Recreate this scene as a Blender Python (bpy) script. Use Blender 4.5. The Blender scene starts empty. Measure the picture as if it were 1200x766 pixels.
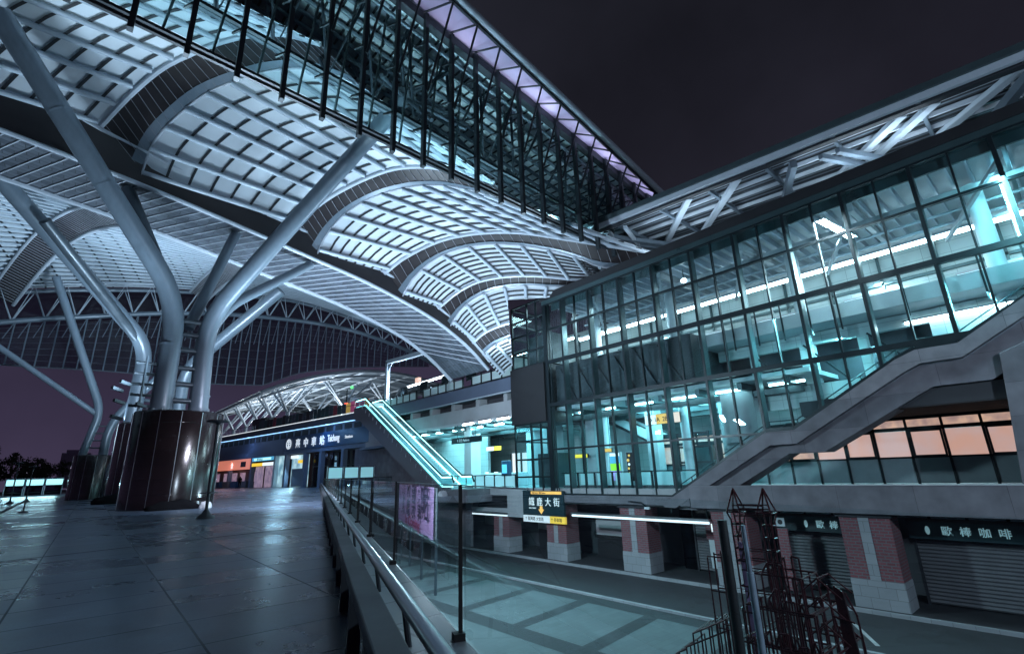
import bpy, bmesh, math, random
from mathutils import Vector, Matrix
random.seed(7)
S = bpy.context.scene
C = S.collection
V = Vector

# ------------------------------------------------------------------ helpers
ORG = {}

def link(o, parent=None):
    C.objects.link(o)
    if parent is not None:
        o.parent = parent
    return o

def thing(name, label, cat, loc=(0, 0, 0), group=None):
    o = bpy.data.objects.new(name, None)
    o.empty_display_size = 0.3
    C.objects.link(o)
    o.location = loc
    o['label'] = label
    o['category'] = cat
    if group:
        o['group'] = group
    ORG[o.name] = V(loc)
    return o

def tag(o, label, cat, group=None):
    o['label'] = label
    o['category'] = cat
    if group:
        o['group'] = group
    return o

class MB:
    def __init__(s):
        s.v = []
        s.f = []
    def add(s, vs, fs):
        n = len(s.v)
        s.v += [V(p) for p in vs]
        s.f += [tuple(i + n for i in f) for f in fs]
        return s
    def box(s, x0, x1, y0, y1, z0, z1):
        return s.add([(x0, y0, z0), (x1, y0, z0), (x1, y1, z0), (x0, y1, z0), (x0, y0, z1), (x1, y0, z1), (x1, y1, z1), (x0, y1, z1)],
                     [(0, 3, 2, 1), (4, 5, 6, 7), (0, 1, 5, 4), (1, 2, 6, 5), (2, 3, 7, 6), (3, 0, 4, 7)])
    def beam(s, a, b, w, h, up=(0, 0, 1)):
        a = V(a); b = V(b); d = (b - a).normalized()
        up = V(up)
        r = d.cross(up)
        if r.length < 1e-4:
            r = d.cross(V((0, 1, 0)))
        r.normalize()
        u = r.cross(d)
        r = r * w / 2; u = u * h / 2
        P = [a - r - u, a + r - u, a + r + u, a - r + u, b - r - u, b + r - u, b + r + u, b - r + u]
        return s.add(P, [(0, 1, 2, 3), (7, 6, 5, 4), (0, 4, 5, 1), (1, 5, 6, 2), (2, 6, 7, 3), (3, 7, 4, 0)])
    def tube(s, pts, r, n=8, cap=True):
        pts = [V(p) for p in pts]
        m = len(pts)
        rs = r if isinstance(r, (list, tuple)) else [r] * m
        d = (pts[1] - pts[0]).normalized()
        x = d.orthogonal().normalized()
        base = len(s.v)
        for i, p in enumerate(pts):
            if i == 0:
                t = pts[1] - pts[0]
            elif i == m - 1:
                t = pts[-1] - pts[-2]
            else:
                t = (pts[i + 1] - p).normalized() + (p - pts[i - 1]).normalized()
            t.normalize()
            x = (x - t * x.dot(t)).normalized()
            y = t.cross(x)
            for k in range(n):
                a = 2 * math.pi * k / n
                s.v.append(p + (x * math.cos(a) + y * math.sin(a)) * rs[i])
        for i in range(m - 1):
            for k in range(n):
                k2 = (k + 1) % n
                s.f.append((base + i * n + k, base + i * n + k2, base + (i + 1) * n + k2, base + (i + 1) * n + k))
        if cap:
            s.f.append(tuple(base + k for k in range(n))[::-1])
            s.f.append(tuple(base + (m - 1) * n + k for k in range(n)))
        return s
    def quad(s, a, b, c, d):
        return s.add([a, b, c, d], [(0, 1, 2, 3)])
    def poly(s, pts):
        return s.add(pts, [tuple(range(len(pts)))])
    def prism(s, pts, off):
        n = len(pts)
        off = V(off)
        P = [V(p) for p in pts]
        Q = [p + off for p in P]
        fs = [tuple(range(n))[::-1], tuple(range(n, 2 * n))]
        for i in range(n):
            j = (i + 1) % n
            fs.append((i, j, j + n, i + n))
        return s.add(P + Q, fs)
    def loft(s, A, B, nu=1):
        n = len(A)
        base = len(s.v)
        for u in range(nu + 1):
            t = u / nu
            for a, b in zip(A, B):
                s.v.append(V(a).lerp(V(b), t))
        for u in range(nu):
            for i in range(n - 1):
                s.f.append((base + u * n + i, base + u * n + i + 1, base + (u + 1) * n + i + 1, base + (u + 1) * n + i))
        return s
    def lathe(s, c, prof, n=32):
        c = V(c)
        base = len(s.v)
        for r, z in prof:
            for k in range(n):
                a = 2 * math.pi * k / n
                s.v.append(c + V((r * math.cos(a), r * math.sin(a), z)))
        for i in range(len(prof) - 1):
            for k in range(n):
                k2 = (k + 1) % n
                s.f.append((base + i * n + k, base + i * n + k2, base + (i + 1) * n + k2, base + (i + 1) * n + k))
        s.f.append(tuple(base + k for k in range(n))[::-1])
        s.f.append(tuple(base + (len(prof) - 1) * n + k for k in range(n)))
        return s
    def build(s, name, m, parent=None, smooth=False, bevel=0.0, clip=None):
        me = bpy.data.meshes.new(name)
        org = V((0, 0, 0))
        if parent is not None:
            org = ORG[parent.name]
        elif s.v:
            org = V((sum(p.x for p in s.v) / len(s.v), sum(p.y for p in s.v) / len(s.v), min(p.z for p in s.v)))
        me.from_pydata([tuple(p - org) for p in s.v], [], s.f)
        if clip is not None:
            bm = bmesh.new(); bm.from_mesh(me)
            planes = [((-3.6, 0, 0), (1, -1, 0))]
            if clip == 'slope':
                planes.append(((0, 0, 13.3), (0, 0, -1)))
            for pc, pn in planes:
                bmesh.ops.bisect_plane(bm, geom=bm.verts[:] + bm.edges[:] + bm.faces[:], plane_co=V(pc) - org, plane_no=pn)
            dead = [f for f in bm.faces if all((f.calc_center_median() - (V(pc) - org)).dot(V(pn)) > 1e-5 for pc, pn in planes)]
            bmesh.ops.delete(bm, geom=dead, context='FACES')
            bm.to_mesh(me); bm.free()
        me.materials.append(m)
        if smooth:
            for p in me.polygons:
                p.use_smooth = True
        me.update()
        o = bpy.data.objects.new(name, me)
        link(o, parent)
        if parent is None:
            o.location = org
        ORG[o.name] = org
        if smooth:
            try:
                me.set_sharp_from_angle(angle=math.radians(40))
            except Exception:
                pass
        if bevel:
            b = o.modifiers.new('bevel', 'BEVEL')
            b.width = bevel
            b.segments = 2
            b.limit_method = 'ANGLE'
        return o

def struct(name, mb, m):
    o = mb.build(name, m)
    o['kind'] = 'structure'
    return o

def text(name, s, size, m, parent, pos, xdir, up=(0, 0, 1), depth=0.02, sx=1.0, bold=0.0, center=False):
    cu = bpy.data.curves.new(name, 'FONT')
    cu.body = s
    cu.size = size
    cu.extrude = depth / 2
    cu.offset = bold
    if center:
        cu.align_x = 'CENTER'
    o = bpy.data.objects.new('tmp_text', cu)
    C.objects.link(o)
    dg = bpy.context.evaluated_depsgraph_get()
    me = bpy.data.meshes.new_from_object(o.evaluated_get(dg))
    bpy.data.objects.remove(o)
    x = V(xdir).normalized(); u = V(up).normalized(); z = x.cross(u)
    M = Matrix((( x.x * sx, u.x, z.x, 0), (x.y * sx, u.y, z.y, 0), (x.z * sx, u.z, z.z, 0), (0, 0, 0, 1)))
    M.translation = V(pos) - ORG[parent.name]
    me.transform(M)
    me.materials.clear()
    me.materials.append(m)
    me.name = name
    t = bpy.data.objects.new(name, me)
    link(t, parent)
    ORG[t.name] = ORG[parent.name]
    return t

# ------------------------------------------------------------------ materials
def nodes(name):
    m = bpy.data.materials.new(name)
    m.use_nodes = True
    nt = m.node_tree
    return m, nt, nt.nodes, nt.links

def mat(name, col, rough=0.5, metal=0.0, var=0.25, scale=1.2, bump=0.0, bscale=30, spec=0.5, rvar=0.15, stretch=(1, 1, 1)):
    m, nt, N, L = nodes(name)
    b = N['Principled BSDF']
    tc = N.new('ShaderNodeTexCoord')
    mp = N.new('ShaderNodeMapping')
    mp.inputs['Scale'].default_value = stretch
    L.new(tc.outputs['Object'], mp.inputs['Vector'])
    n = N.new('ShaderNodeTexNoise')
    n.inputs['Scale'].default_value = scale
    n.inputs['Detail'].default_value = 6
    n.inputs['Roughness'].default_value = 0.65
    L.new(mp.outputs[0], n.inputs['Vector'])
    mr = N.new('ShaderNodeMapRange')
    mr.inputs[1].default_value = 0.15; mr.inputs[2].default_value = 0.85
    mr.inputs[3].default_value = 1 - var; mr.inputs[4].default_value = 1 + var
    L.new(n.outputs['Fac'], mr.inputs[0])
    mx = N.new('ShaderNodeVectorMath'); mx.operation = 'SCALE'
    mx.inputs[0].default_value = col
    L.new(mr.outputs[0], mx.inputs['Scale'])
    L.new(mx.outputs[0], b.inputs['Base Color'])
    rr = N.new('ShaderNodeMapRange')
    rr.inputs[1].default_value = 0.15; rr.inputs[2].default_value = 0.85
    rr.inputs[3].default_value = max(0.02, rough - rvar); rr.inputs[4].default_value = min(1, rough + rvar)
    L.new(n.outputs['Fac'], rr.inputs[0])
    L.new(rr.outputs[0], b.inputs['Roughness'])
    b.inputs['Metallic'].default_value = metal
    b.inputs['Specular IOR Level'].default_value = spec
    if bump:
        n2 = N.new('ShaderNodeTexNoise')
        n2.inputs['Scale'].default_value = bscale
        n2.inputs['Detail'].default_value = 4
        L.new(mp.outputs[0], n2.inputs['Vector'])
        bp = N.new('ShaderNodeBump')
        bp.inputs['Strength'].default_value = bump
        bp.inputs['Distance'].default_value = 0.02
        L.new(n2.outputs['Fac'], bp.inputs['Height'])
        L.new(bp.outputs[0], b.inputs['Normal'])
    return m

def emit(name, col, st):
    m, nt, N, L = nodes(name)
    b = N['Principled BSDF']
    b.inputs['Base Color'].default_value = (*[min(.8, c) for c in col], 1)
    b.inputs['Emission Color'].default_value = (*col, 1)
    b.inputs['Emission Strength'].default_value = st
    return m

def glass(name, tint, base=0.04, top=0.6, rough=0.02, dirt=0.0, power=4.0):
    m, nt, N, L = nodes(name)
    N.remove(N['Principled BSDF'])
    out = N['Material Output']
    tr = N.new('ShaderNodeBsdfTransparent'); tr.inputs[0].default_value = (*tint, 1)
    gl = N.new('ShaderNodeBsdfGlossy'); gl.inputs['Roughness'].default_value = rough
    gl.inputs['Color'].default_value = (.85, .95, .97, 1)
    lw = N.new('ShaderNodeLayerWeight'); lw.inputs[0].default_value = 0.5
    pw = N.new('ShaderNodeMath'); pw.operation = 'POWER'; pw.inputs[1].default_value = power
    L.new(lw.outputs['Facing'], pw.inputs[0])
    ma = N.new('ShaderNodeMath'); ma.operation = 'MULTIPLY_ADD'
    ma.inputs[1].default_value = top; ma.inputs[2].default_value = base
    L.new(pw.outputs[0], ma.inputs[0])
    mx = N.new('ShaderNodeMixShader')
    L.new(ma.outputs[0], mx.inputs[0])
    L.new(tr.outputs[0], mx.inputs[1])
    L.new(gl.outputs[0], mx.inputs[2])
    last = mx
    if dirt:
        df = N.new('ShaderNodeBsdfDiffuse'); df.inputs[0].default_value = (.5, .6, .62, 1)
        tc = N.new('ShaderNodeTexCoord')
        n = N.new('ShaderNodeTexNoise'); n.inputs['Scale'].default_value = 0.9; n.inputs['Detail'].default_value = 8
        L.new(tc.outputs['Object'], n.inputs['Vector'])
        mr = N.new('ShaderNodeMapRange'); mr.inputs[1].default_value = .4; mr.inputs[2].default_value = .8
        mr.inputs[3].default_value = 0; mr.inputs[4].default_value = dirt
        L.new(n.outputs['Fac'], mr.inputs[0])
        m2 = N.new('ShaderNodeMixShader')
        L.new(mr.outputs[0], m2.inputs[0]); L.new(mx.outputs[0], m2.inputs[1]); L.new(df.outputs[0], m2.inputs[2])
        last = m2
    L.new(last.outputs[0], out.inputs[0])
    return m

def brickmat(name, c1, c2, mortar, bw, bh, ms=0.01, rough=0.5, rv=0.1, plane='XY', off=0.5, bump=0.3, var=0.3, vscale=0.7, spec=.5):
    m, nt, N, L = nodes(name)
    b = N['Principled BSDF']
    tc = N.new('ShaderNodeTexCoord')
    vec = tc.outputs['Object']
    if plane != 'XY':
        sp = N.new('ShaderNodeSeparateXYZ'); L.new(vec, sp.inputs[0])
        cb = N.new('ShaderNodeCombineXYZ')
        if plane == 'YZ':
            ad = N.new('ShaderNodeMath'); ad.operation = 'ADD'
            L.new(sp.outputs[0], ad.inputs[0]); L.new(sp.outputs[1], ad.inputs[1])
            L.new(ad.outputs[0], cb.inputs[0]); L.new(sp.outputs[2], cb.inputs[1])
        vec = cb.outputs[0]
    br = N.new('ShaderNodeTexBrick')
    br.inputs['Color1'].default_value = (*c1, 1); br.inputs['Color2'].default_value = (*c2, 1)
    br.inputs['Mortar'].default_value = (*mortar, 1)
    br.inputs['Scale'].default_value = 1.0
    br.inputs['Mortar Size'].default_value = ms
    br.inputs['Brick Width'].default_value = bw; br.inputs['Row Height'].default_value = bh
    br.offset = off
    L.new(vec, br.inputs['Vector'])
    n = N.new('ShaderNodeTexNoise'); n.inputs['Scale'].default_value = vscale; n.inputs['Detail'].default_value = 4
    L.new(tc.outputs['Object'], n.inputs['Vector'])
    mr = N.new('ShaderNodeMapRange'); mr.inputs[1].default_value = .15; mr.inputs[2].default_value = .85
    mr.inputs[3].default_value = 1 - var; mr.inputs[4].default_value = 1 + var
    L.new(n.outputs['Fac'], mr.inputs[0])
    sc = N.new('ShaderNodeVectorMath'); sc.operation = 'SCALE'
    L.new(br.outputs['Color'], sc.inputs[0]); L.new(mr.outputs[0], sc.inputs['Scale'])
    L.new(sc.outputs[0], b.inputs['Base Color'])
    rr = N.new('ShaderNodeMapRange'); rr.inputs[1].default_value = .15; rr.inputs[2].default_value = .85
    rr.inputs[3].default_value = max(.03, rough - rv); rr.inputs[4].default_value = rough + rv
    L.new(n.outputs['Fac'], rr.inputs[0]); L.new(rr.outputs[0], b.inputs['Roughness'])
    b.inputs['Specular IOR Level'].default_value = spec
    bp = N.new('ShaderNodeBump'); bp.inputs['Strength'].default_value = bump; bp.inputs['Distance'].default_value = .01
    iv = N.new('ShaderNodeMath'); iv.operation = 'SUBTRACT'; iv.inputs[0].default_value = 1
    L.new(br.outputs['Fac'], iv.inputs[1])
    n3 = N.new('ShaderNodeTexNoise'); n3.inputs['Scale'].default_value = 6; n3.inputs['Detail'].default_value = 3
    L.new(tc.outputs['Object'], n3.inputs['Vector'])
    ad2 = N.new('ShaderNodeMath'); ad2.operation = 'MULTIPLY_ADD'; ad2.inputs[1].default_value = .06
    L.new(n3.outputs['Fac'], ad2.inputs[0]); L.new(iv.outputs[0], ad2.inputs[2])
    L.new(ad2.outputs[0], bp.inputs['Height']); L.new(bp.outputs[0], b.inputs['Normal'])
    return m

M = {}
M['panel'] = mat('roof_panel_white', (.56, .63, .69), .6, var=.16, scale=.35)
M['purlin'] = mat('painted_steel_pale', (.36, .43, .5), .4, .0, var=.1)
M['dark_bar'] = mat('dark_joint_steel', (.016, .02, .026), .6)
M['rib_dark'] = mat('dark_clad_strip', (.019, .016, .019), .45, var=.4, scale=2)
M['rib_line'] = mat('pale_trim', (.38, .42, .48), .4)
M['trim_dim'] = mat('dim_trim', (.2, .21, .24), .4)
M['flange'] = mat('pale_flange', (.4, .46, .53), .4, var=.15)
M['soffit'] = brickmat('soffit_panels', (.05, .062, .08), (.11, .13, .16), (.025, .03, .035), .9, .35, .02, .45, plane='XY', var=.4, vscale=1.2)
M['tube'] = mat('painted_tube_grey', (.13, .172, .215), .35, .15, var=.16, scale=2.2, stretch=(1.6, 1.6, .35), spec=.6, rvar=.05)
M['tube_dark'] = mat('tube_dark_and_backlit', (.06, .08, .1), .35, .3)  # dark tubes; on the backlit branches the shade is put into this colour
M['fin'] = mat('fin_steel_dark', (.022, .03, .037), .45, .3, var=.2)
M['dteal'] = mat('deep_steel', (.05, .075, .085), .4, .3)
M['eave'] = mat('eave_panel', (.36, .34, .48), .45, var=.25, scale=.35)
M['concrete'] = brickmat('formed_concrete', (.125, .128, .15), (.165, .165, .19), (.09, .09, .105), 2.6, 1.15, .008, .85, .08, plane='YZ', off=0, bump=.6, var=.35, vscale=1.4, spec=.25)
M['concrete_l'] = mat('concrete_pale', (.38, .41, .44), .8, var=.18, scale=.7, bump=.2)
M['conc_dark'] = mat('concrete_dark', (.07, .075, .09), .8, var=.25, bump=.2)
M['soffit_dark'] = mat('soffit_dark', (.035, .04, .048), .7, var=.3)
M['mull'] = mat('mullion_steel', (.014, .024, .03), .4, .4, var=.15)
M['mull_l'] = mat('mullion_fin', (.05, .09, .1), .35, .4, var=.15)
M['black'] = mat('black_clad', (.012, .014, .018), .6)
M['wallw'] = mat('wall_panel_pale', (.5, .56, .6), .6, var=.12)
M['wall_teal'] = brickmat('hall_wall_tiles', (.42, .5, .52), (.46, .54, .55), (.25, .3, .3), 1.2, .6, .012, .35, plane='YZ', var=.12, off=0)
def floormat():
    m, nt, N, L = nodes('plaza_granite')
    b = N['Principled BSDF']
    tc = N.new('ShaderNodeTexCoord')
    def brick(c1, c2, mo, ms):
        br = N.new('ShaderNodeTexBrick')
        br.inputs['Color1'].default_value = (*c1, 1); br.inputs['Color2'].default_value = (*c2, 1); br.inputs['Mortar'].default_value = (*mo, 1)
        br.inputs['Scale'].default_value = 1; br.inputs['Mortar Size'].default_value = ms; br.inputs['Mortar Smooth'].default_value = .3
        br.inputs['Brick Width'].default_value = 1.2; br.inputs['Row Height'].default_value = .8; br.offset = 0
        mp = N.new('ShaderNodeMapping'); mp.inputs['Location'].default_value = (.17, .3, 0); mp.inputs['Rotation'].default_value = (0, 0, .02)
        L.new(tc.outputs['Object'], mp.inputs[0]); L.new(mp.outputs[0], br.inputs['Vector'])
        return br
    col = brick((.055, .082, .125), (.068, .098, .142), (.036, .044, .056), .008)
    rgh = brick((.21, .21, .21), (.3, .3, .3), (.6, .6, .6), .011)
    n = N.new('ShaderNodeTexNoise'); n.inputs['Scale'].default_value = .35; n.inputs['Detail'].default_value = 5
    n2 = N.new('ShaderNodeTexNoise'); n2.inputs['Scale'].default_value = 3.2; n2.inputs['Detail'].default_value = 6
    n3 = N.new('ShaderNodeTexNoise'); n3.inputs['Scale'].default_value = 45; n3.inputs['Detail'].default_value = 2
    for q in (n, n2, n3): L.new(tc.outputs['Object'], q.inputs['Vector'])
    def rng(src, a, c):
        r = N.new('ShaderNodeMapRange'); r.inputs[1].default_value = .2; r.inputs[2].default_value = .8; r.inputs[3].default_value = a; r.inputs[4].default_value = c
        L.new(src, r.inputs[0]); return r.outputs[0]
    def mul(a, c):
        q = N.new('ShaderNodeMath'); q.operation = 'MULTIPLY'; L.new(a, q.inputs[0]); L.new(c, q.inputs[1]); return q.outputs[0]
    f = mul(rng(n.outputs['Fac'], .55, 1.45), rng(n2.outputs['Fac'], .6, 1.4))
    f = mul(f, rng(n3.outputs['Fac'], .75, 1.25))
    sc = N.new('ShaderNodeVectorMath'); sc.operation = 'SCALE'
    L.new(col.outputs['Color'], sc.inputs[0]); L.new(f, sc.inputs['Scale']); L.new(sc.outputs[0], b.inputs['Base Color'])
    r_ = mul(rgh.outputs['Color'], rng(n.outputs['Fac'], .8, 1.5))
    ad = N.new('ShaderNodeMath'); ad.operation = 'ADD'; L.new(r_, ad.inputs[0]); L.new(rng(n2.outputs['Fac'], -.01, .03), ad.inputs[1])
    L.new(ad.outputs[0], b.inputs['Roughness'])
    b.inputs['Specular IOR Level'].default_value = .75
    iv = N.new('ShaderNodeMath'); iv.operation = 'MULTIPLY_ADD'; iv.inputs[1].default_value = -1
    L.new(col.outputs['Fac'], iv.inputs[0]); L.new(rng(n3.outputs['Fac'], 0, .03), iv.inputs[2])
    bp = N.new('ShaderNodeBump'); bp.inputs['Strength'].default_value = .1; bp.inputs['Distance'].default_value = .01
    L.new(iv.outputs[0], bp.inputs['Height']); L.new(bp.outputs[0], b.inputs['Normal'])
    return m
M['floor'] = floormat()
M['hall_floor'] = mat('hall_floor', (.25, .28, .3), .3, var=.1)
M['asphalt'] = mat('asphalt', (.026, .028, .035), .75, var=.6, scale=1.1, bump=.6, bscale=90)
M['paving'] = brickmat('forecourt_paving', (.085, .112, .125), (.1, .13, .142), (.08, .09, .1), .6, .3, .008, .75, var=.25, vscale=.5)
M['paveband'] = brickmat('forecourt_paving_dark', (.03, .036, .043), (.034, .04, .048), (.02, .022, .026), .3, .3, .008, .75, var=.25)
M['line'] = mat('road_paint', (.36, .38, .4), .7, var=.6, scale=7)
M['green'] = mat('green_coating', (.03, .11, .11), .7, var=.3)
M['granite_base'] = brickmat('column_cladding', (.009, .006, .007), (.012, .0075, .0085), (.005, .004, .005), 40, .62, .012, .17, .05, plane='YZ', var=.25, spec=.7)
M['ledge'] = brickmat('ledge_stone', (.16, .18, .21), (.2, .22, .25), (.07, .08, .09), 1.2, .5, .012, .35, var=.25)
M['steel'] = mat('stainless', (.4, .44, .48), .3, .9, var=.03, rvar=.02)
M['rail_dark'] = mat('rail_dark', (.04, .045, .055), .5, .4, var=.2)
M['brick'] = brickmat('red_brick', (.17, .05, .065), (.22, .065, .08), (.15, .13, .145), .3, .115, .02, .8, plane='YZ', var=.3)
M['stone'] = brickmat('pillar_stone', (.25, .27, .3), (.29, .31, .34), (.14, .145, .16), .6, .4, .008, .75, plane='YZ', var=.15)
M['shutter'] = mat('roller_shutter', (.17, .18, .2), .42, .3, var=.1)
M['signdark'] = mat('sign_board_dark', (.012, .035, .045), .4)
M['letters_s'] = emit('letters_sign', (.75, .88, .95), .5)
M['strip_w'] = emit('strip_white', (.75, .85, .95), .5)
M['strip_y'] = emit('strip_yellow', (1, .6, .08), .55)
M['letters'] = emit('letters_dim', (.45, .75, .85), .3)
M['escside'] = mat('escalator_cladding', (.13, .13, .155), .45, .3, var=.2)
M['rust'] = mat('painted_red_steel', (.07, .02, .026), .33, .55, var=.4, scale=8)
M['pole'] = mat('galvanised', (.3, .36, .45), .4, .5, var=.3, scale=6)
M['purple'] = mat('banner_purple', (.46, .29, .54), .7, var=.12)
M['purple_ink'] = mat('banner_ink', (.02, .008, .05), .8)
M['red_ink'] = mat('banner_red_ink', (.3, .03, .12), .7)
M['tree'] = mat('leaves_dark', (.045, .06, .035), .7, var=.4)
M['bark'] = mat('bark', (.06, .05, .04), .9)
M['cloth'] = mat('dark_cloth', (.008, .008, .01), .95, spec=.05)
M['bag'] = mat('white_bag', (.5, .52, .55), .5)
M['tower'] = mat('far_tower_wall', (.34, .3, .42), .9)
M['rubber'] = mat('black_rubber', (.01, .01, .012), .5)
M['sky_blue'] = mat('sign_band_blue', (.012, .05, .11), .4)
M['wingwall'] = mat('wing_cladding', (.1, .13, .19), .5, var=.15)
M['skin'] = mat('skin', (.4, .26, .2), .6)
M['glass'] = glass('facade_glass', (.76, .94, .96), .05, .5, .012, dirt=.04)
M['glass_t'] = glass('fascia_glass', (.5, .66, .68), .03, .35, .05)
M['glass_bal'] = glass('balustrade_glass', (.85, .93, .93), .05, .6, .01)
M['glass_dark'] = glass('curtain_glass', (.25, .27, .32), .03, .3, .1)
M['panel_bal'] = mat('balustrade_panel_frosted', (.55, .68, .72), .35, var=.1)
M['lowpan'] = mat('teal_spandrel', (.2, .28, .31), .4, var=.2)
M['tube_w'] = emit('tube_white', (.8, .94, 1), 22)
M['tube_t'] = emit('tube_teal', (.5, .93, 1), 14)
M['tube_s'] = emit('tube_soft', (.75, .9, 1), 1.2)
M['esc_glow'] = glass('escalator_glass', (.55, .95, .97), .1, .6, .03, dirt=.35)
M['led'] = emit('led_cyan', (.35, .95, 1), 4.5)
M['led_blue'] = emit('led_blue', (.3, .6, 1), 2.2)
M['w_orange'] = emit('lit_window_orange', (1, .52, .38), .85)
M['w_warm'] = emit('lit_window_warm', (1, .62, .35), 1.2)
M['shop_or'] = emit('shop_orange', (1, .3, .2), .5)
M['yellow'] = emit('sign_yellow', (1, .62, .05), .9)
M['sign_w'] = emit('sign_white', (.85, .95, 1), 1.0)
M['sign_o'] = emit('sign_orange', (1, .5, .12), .8)
M['sign_pink'] = emit('sign_pink', (1, .62, .5), .8)
M['scr_green'] = emit('screen_green', (.3, .85, .05), .9)
M['scr_purple'] = emit('screen_purple', (.4, .35, .85), .7)
M['scr_blue'] = emit('screen_blue', (.1, .45, .7), .7)
M['red_l'] = emit('red_light', (1, .12, .06), 3)
M['green_l'] = emit('green_light', (.1, 1, .2), 2)
M['shel'] = emit('shelter_panel', (.4, .85, .92), 1.4)
M['lumi'] = emit('lamp_lens', (.75, .9, 1), 14)
M['lit_pink'] = emit('lit_shop_wall', (.75, .5, .75), .3)
M['win_far'] = emit('far_window', (.8, .7, 1), 1.5)
M['shopglass'] = emit('shop_glass_lit', (.42, .75, .9), .75)
M['screen_pan'] = emit('kiosk_panel', (.3, .66, .75), .5)
M['ink'] = mat('dark_ink', (.02, .02, .025), .7)

def emit_var(name, c1, c2, st, scale):
    m, nt, N, L = nodes(name)
    b = N['Principled BSDF']
    tc = N.new('ShaderNodeTexCoord')
    n = N.new('ShaderNodeTexNoise'); n.inputs['Scale'].default_value = scale; n.inputs['Detail'].default_value = 2
    L.new(tc.outputs['Object'], n.inputs['Vector'])
    r = N.new('ShaderNodeValToRGB')
    r.color_ramp.elements[0].position = .35; r.color_ramp.elements[0].color = (*c1, 1)
    r.color_ramp.elements[1].position = .65; r.color_ramp.elements[1].color = (*c2, 1)
    L.new(n.outputs['Fac'], r.inputs[0])
    L.new(r.outputs[0], b.inputs['Emission Color'])
    b.inputs['Base Color'].default_value = (.3, .3, .3, 1)
    b.inputs['Emission Strength'].default_value = st
    return m
M['w_orange'] = emit_var('lit_window_orange', (.78, .56, .54), (.86, .5, .4), .62, .9)
M['w_warm'] = emit_var('lit_window_warm', (.5, .32, .3), (.95, .62, .45), .62, 2.2)
def frosted(name, col):
    m, nt, N, L = nodes(name)
    N.remove(N['Principled BSDF'])
    d = N.new('ShaderNodeBsdfDiffuse'); d.inputs[0].default_value = (*col, 1)
    t = N.new('ShaderNodeBsdfTranslucent'); t.inputs[0].default_value = (*col, 1)
    tc = N.new('ShaderNodeTexCoord'); n = N.new('ShaderNodeTexNoise'); n.inputs['Scale'].default_value = 1.5
    L.new(tc.outputs['Object'], n.inputs['Vector'])
    mx = N.new('ShaderNodeMixShader'); mr = N.new('ShaderNodeMapRange'); mr.inputs[3].default_value = .45; mr.inputs[4].default_value = .75
    L.new(n.outputs['Fac'], mr.inputs[0]); L.new(mr.outputs[0], mx.inputs[0])
    L.new(d.outputs[0], mx.inputs[1]); L.new(t.outputs[0], mx.inputs[2]); L.new(mx.outputs[0], N['Material Output'].inputs[0])
    return m
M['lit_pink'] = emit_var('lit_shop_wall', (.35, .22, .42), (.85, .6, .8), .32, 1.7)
M['shopglass'] = emit_var('shop_glass_lit', (.12, .3, .42), (.6, .9, 1), .8, .9)
M['frost'] = frosted('balustrade_frosted', (.75, .88, .9))

# ------------------------------------------------------------------ lamps
def area(name, loc, target, sx, sy, power, col, spread=180, fix=True):
    l = bpy.data.lights.new(name, 'AREA')
    l.shape = 'RECTANGLE'
    l.size = sx; l.size_y = sy
    l.energy = power
    l.color = col
    l.spread = math.radians(spread)
    o = bpy.data.objects.new(name, l)
    C.objects.link(o)
    o.location = loc
    d = (V(target) - V(loc)).normalized()
    o.rotation_euler = d.to_track_quat('-Z', 'Y').to_euler()
    return o
COOL = (.62, .82, 1)
TEAL = (.3, .85, .95)
WHITE = (.72, .92, 1)

# ------------------------------------------------------------------ camera
cam = bpy.data.cameras.new('camera')
co = bpy.data.objects.new('camera', cam)
C.objects.link(co)
yaw, pitch, roll, f = map(math.radians, (41.13571218, 16.46992436, -1.87047133, 0))
fw = V((math.sin(yaw) * math.cos(pitch), math.cos(yaw) * math.cos(pitch), math.sin(pitch)))
r0 = fw.cross(V((0, 0, 1))).normalized()
u0 = r0.cross(fw)
r_ = r0 * math.cos(roll) + u0 * math.sin(roll)
u_ = -r0 * math.sin(roll) + u0 * math.cos(roll)
mw = Matrix((( r_.x, u_.x, -fw.x, 0), (r_.y, u_.y, -fw.y, 0), (r_.z, u_.z, -fw.z, 1.1), (0, 0, 0, 1)))
co.matrix_world = mw
cam.sensor_width = 36
cam.lens = 36 * 572.606 / 1200
cam.clip_end = 2000
cam.clip_start = .05
S.camera = co

# ------------------------------------------------------------------ world
w = bpy.data.worlds.new('World')
S.world = w
w.use_nodes = True
N = w.node_tree.nodes; L = w.node_tree.links
bg = N['Background']
tc = N.new('ShaderNodeTexCoord')
sep = N.new('ShaderNodeSeparateXYZ')
L.new(tc.outputs['Generated'], sep.inputs[0])
rp = N.new('ShaderNodeValToRGB')
e = rp.color_ramp.elements
e[0].position = 0.0; e[0].color = (.056, .043, .085, 1)
e[1].position = .9; e[1].color = (.0105, .0115, .0165, 1)
k = e.new(.12); k.color = (.043, .034, .068, 1)
k = e.new(.38); k.color = (.0155, .0145, .0235, 1)
L.new(sep.outputs[2], rp.inputs[0])
nz = N.new('ShaderNodeTexNoise'); nz.inputs['Scale'].default_value = 2.2; nz.inputs['Detail'].default_value = 5
L.new(tc.outputs['Generated'], nz.inputs['Vector'])
mr = N.new('ShaderNodeMapRange'); mr.inputs[1].default_value = .3; mr.inputs[2].default_value = .7
mr.inputs[3].default_value = .68; mr.inputs[4].default_value = 1.35
L.new(nz.outputs['Fac'], mr.inputs[0])
sc = N.new('ShaderNodeVectorMath'); sc.operation = 'SCALE'
L.new(rp.outputs[0], sc.inputs[0]); L.new(mr.outputs[0], sc.inputs['Scale'])
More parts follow.
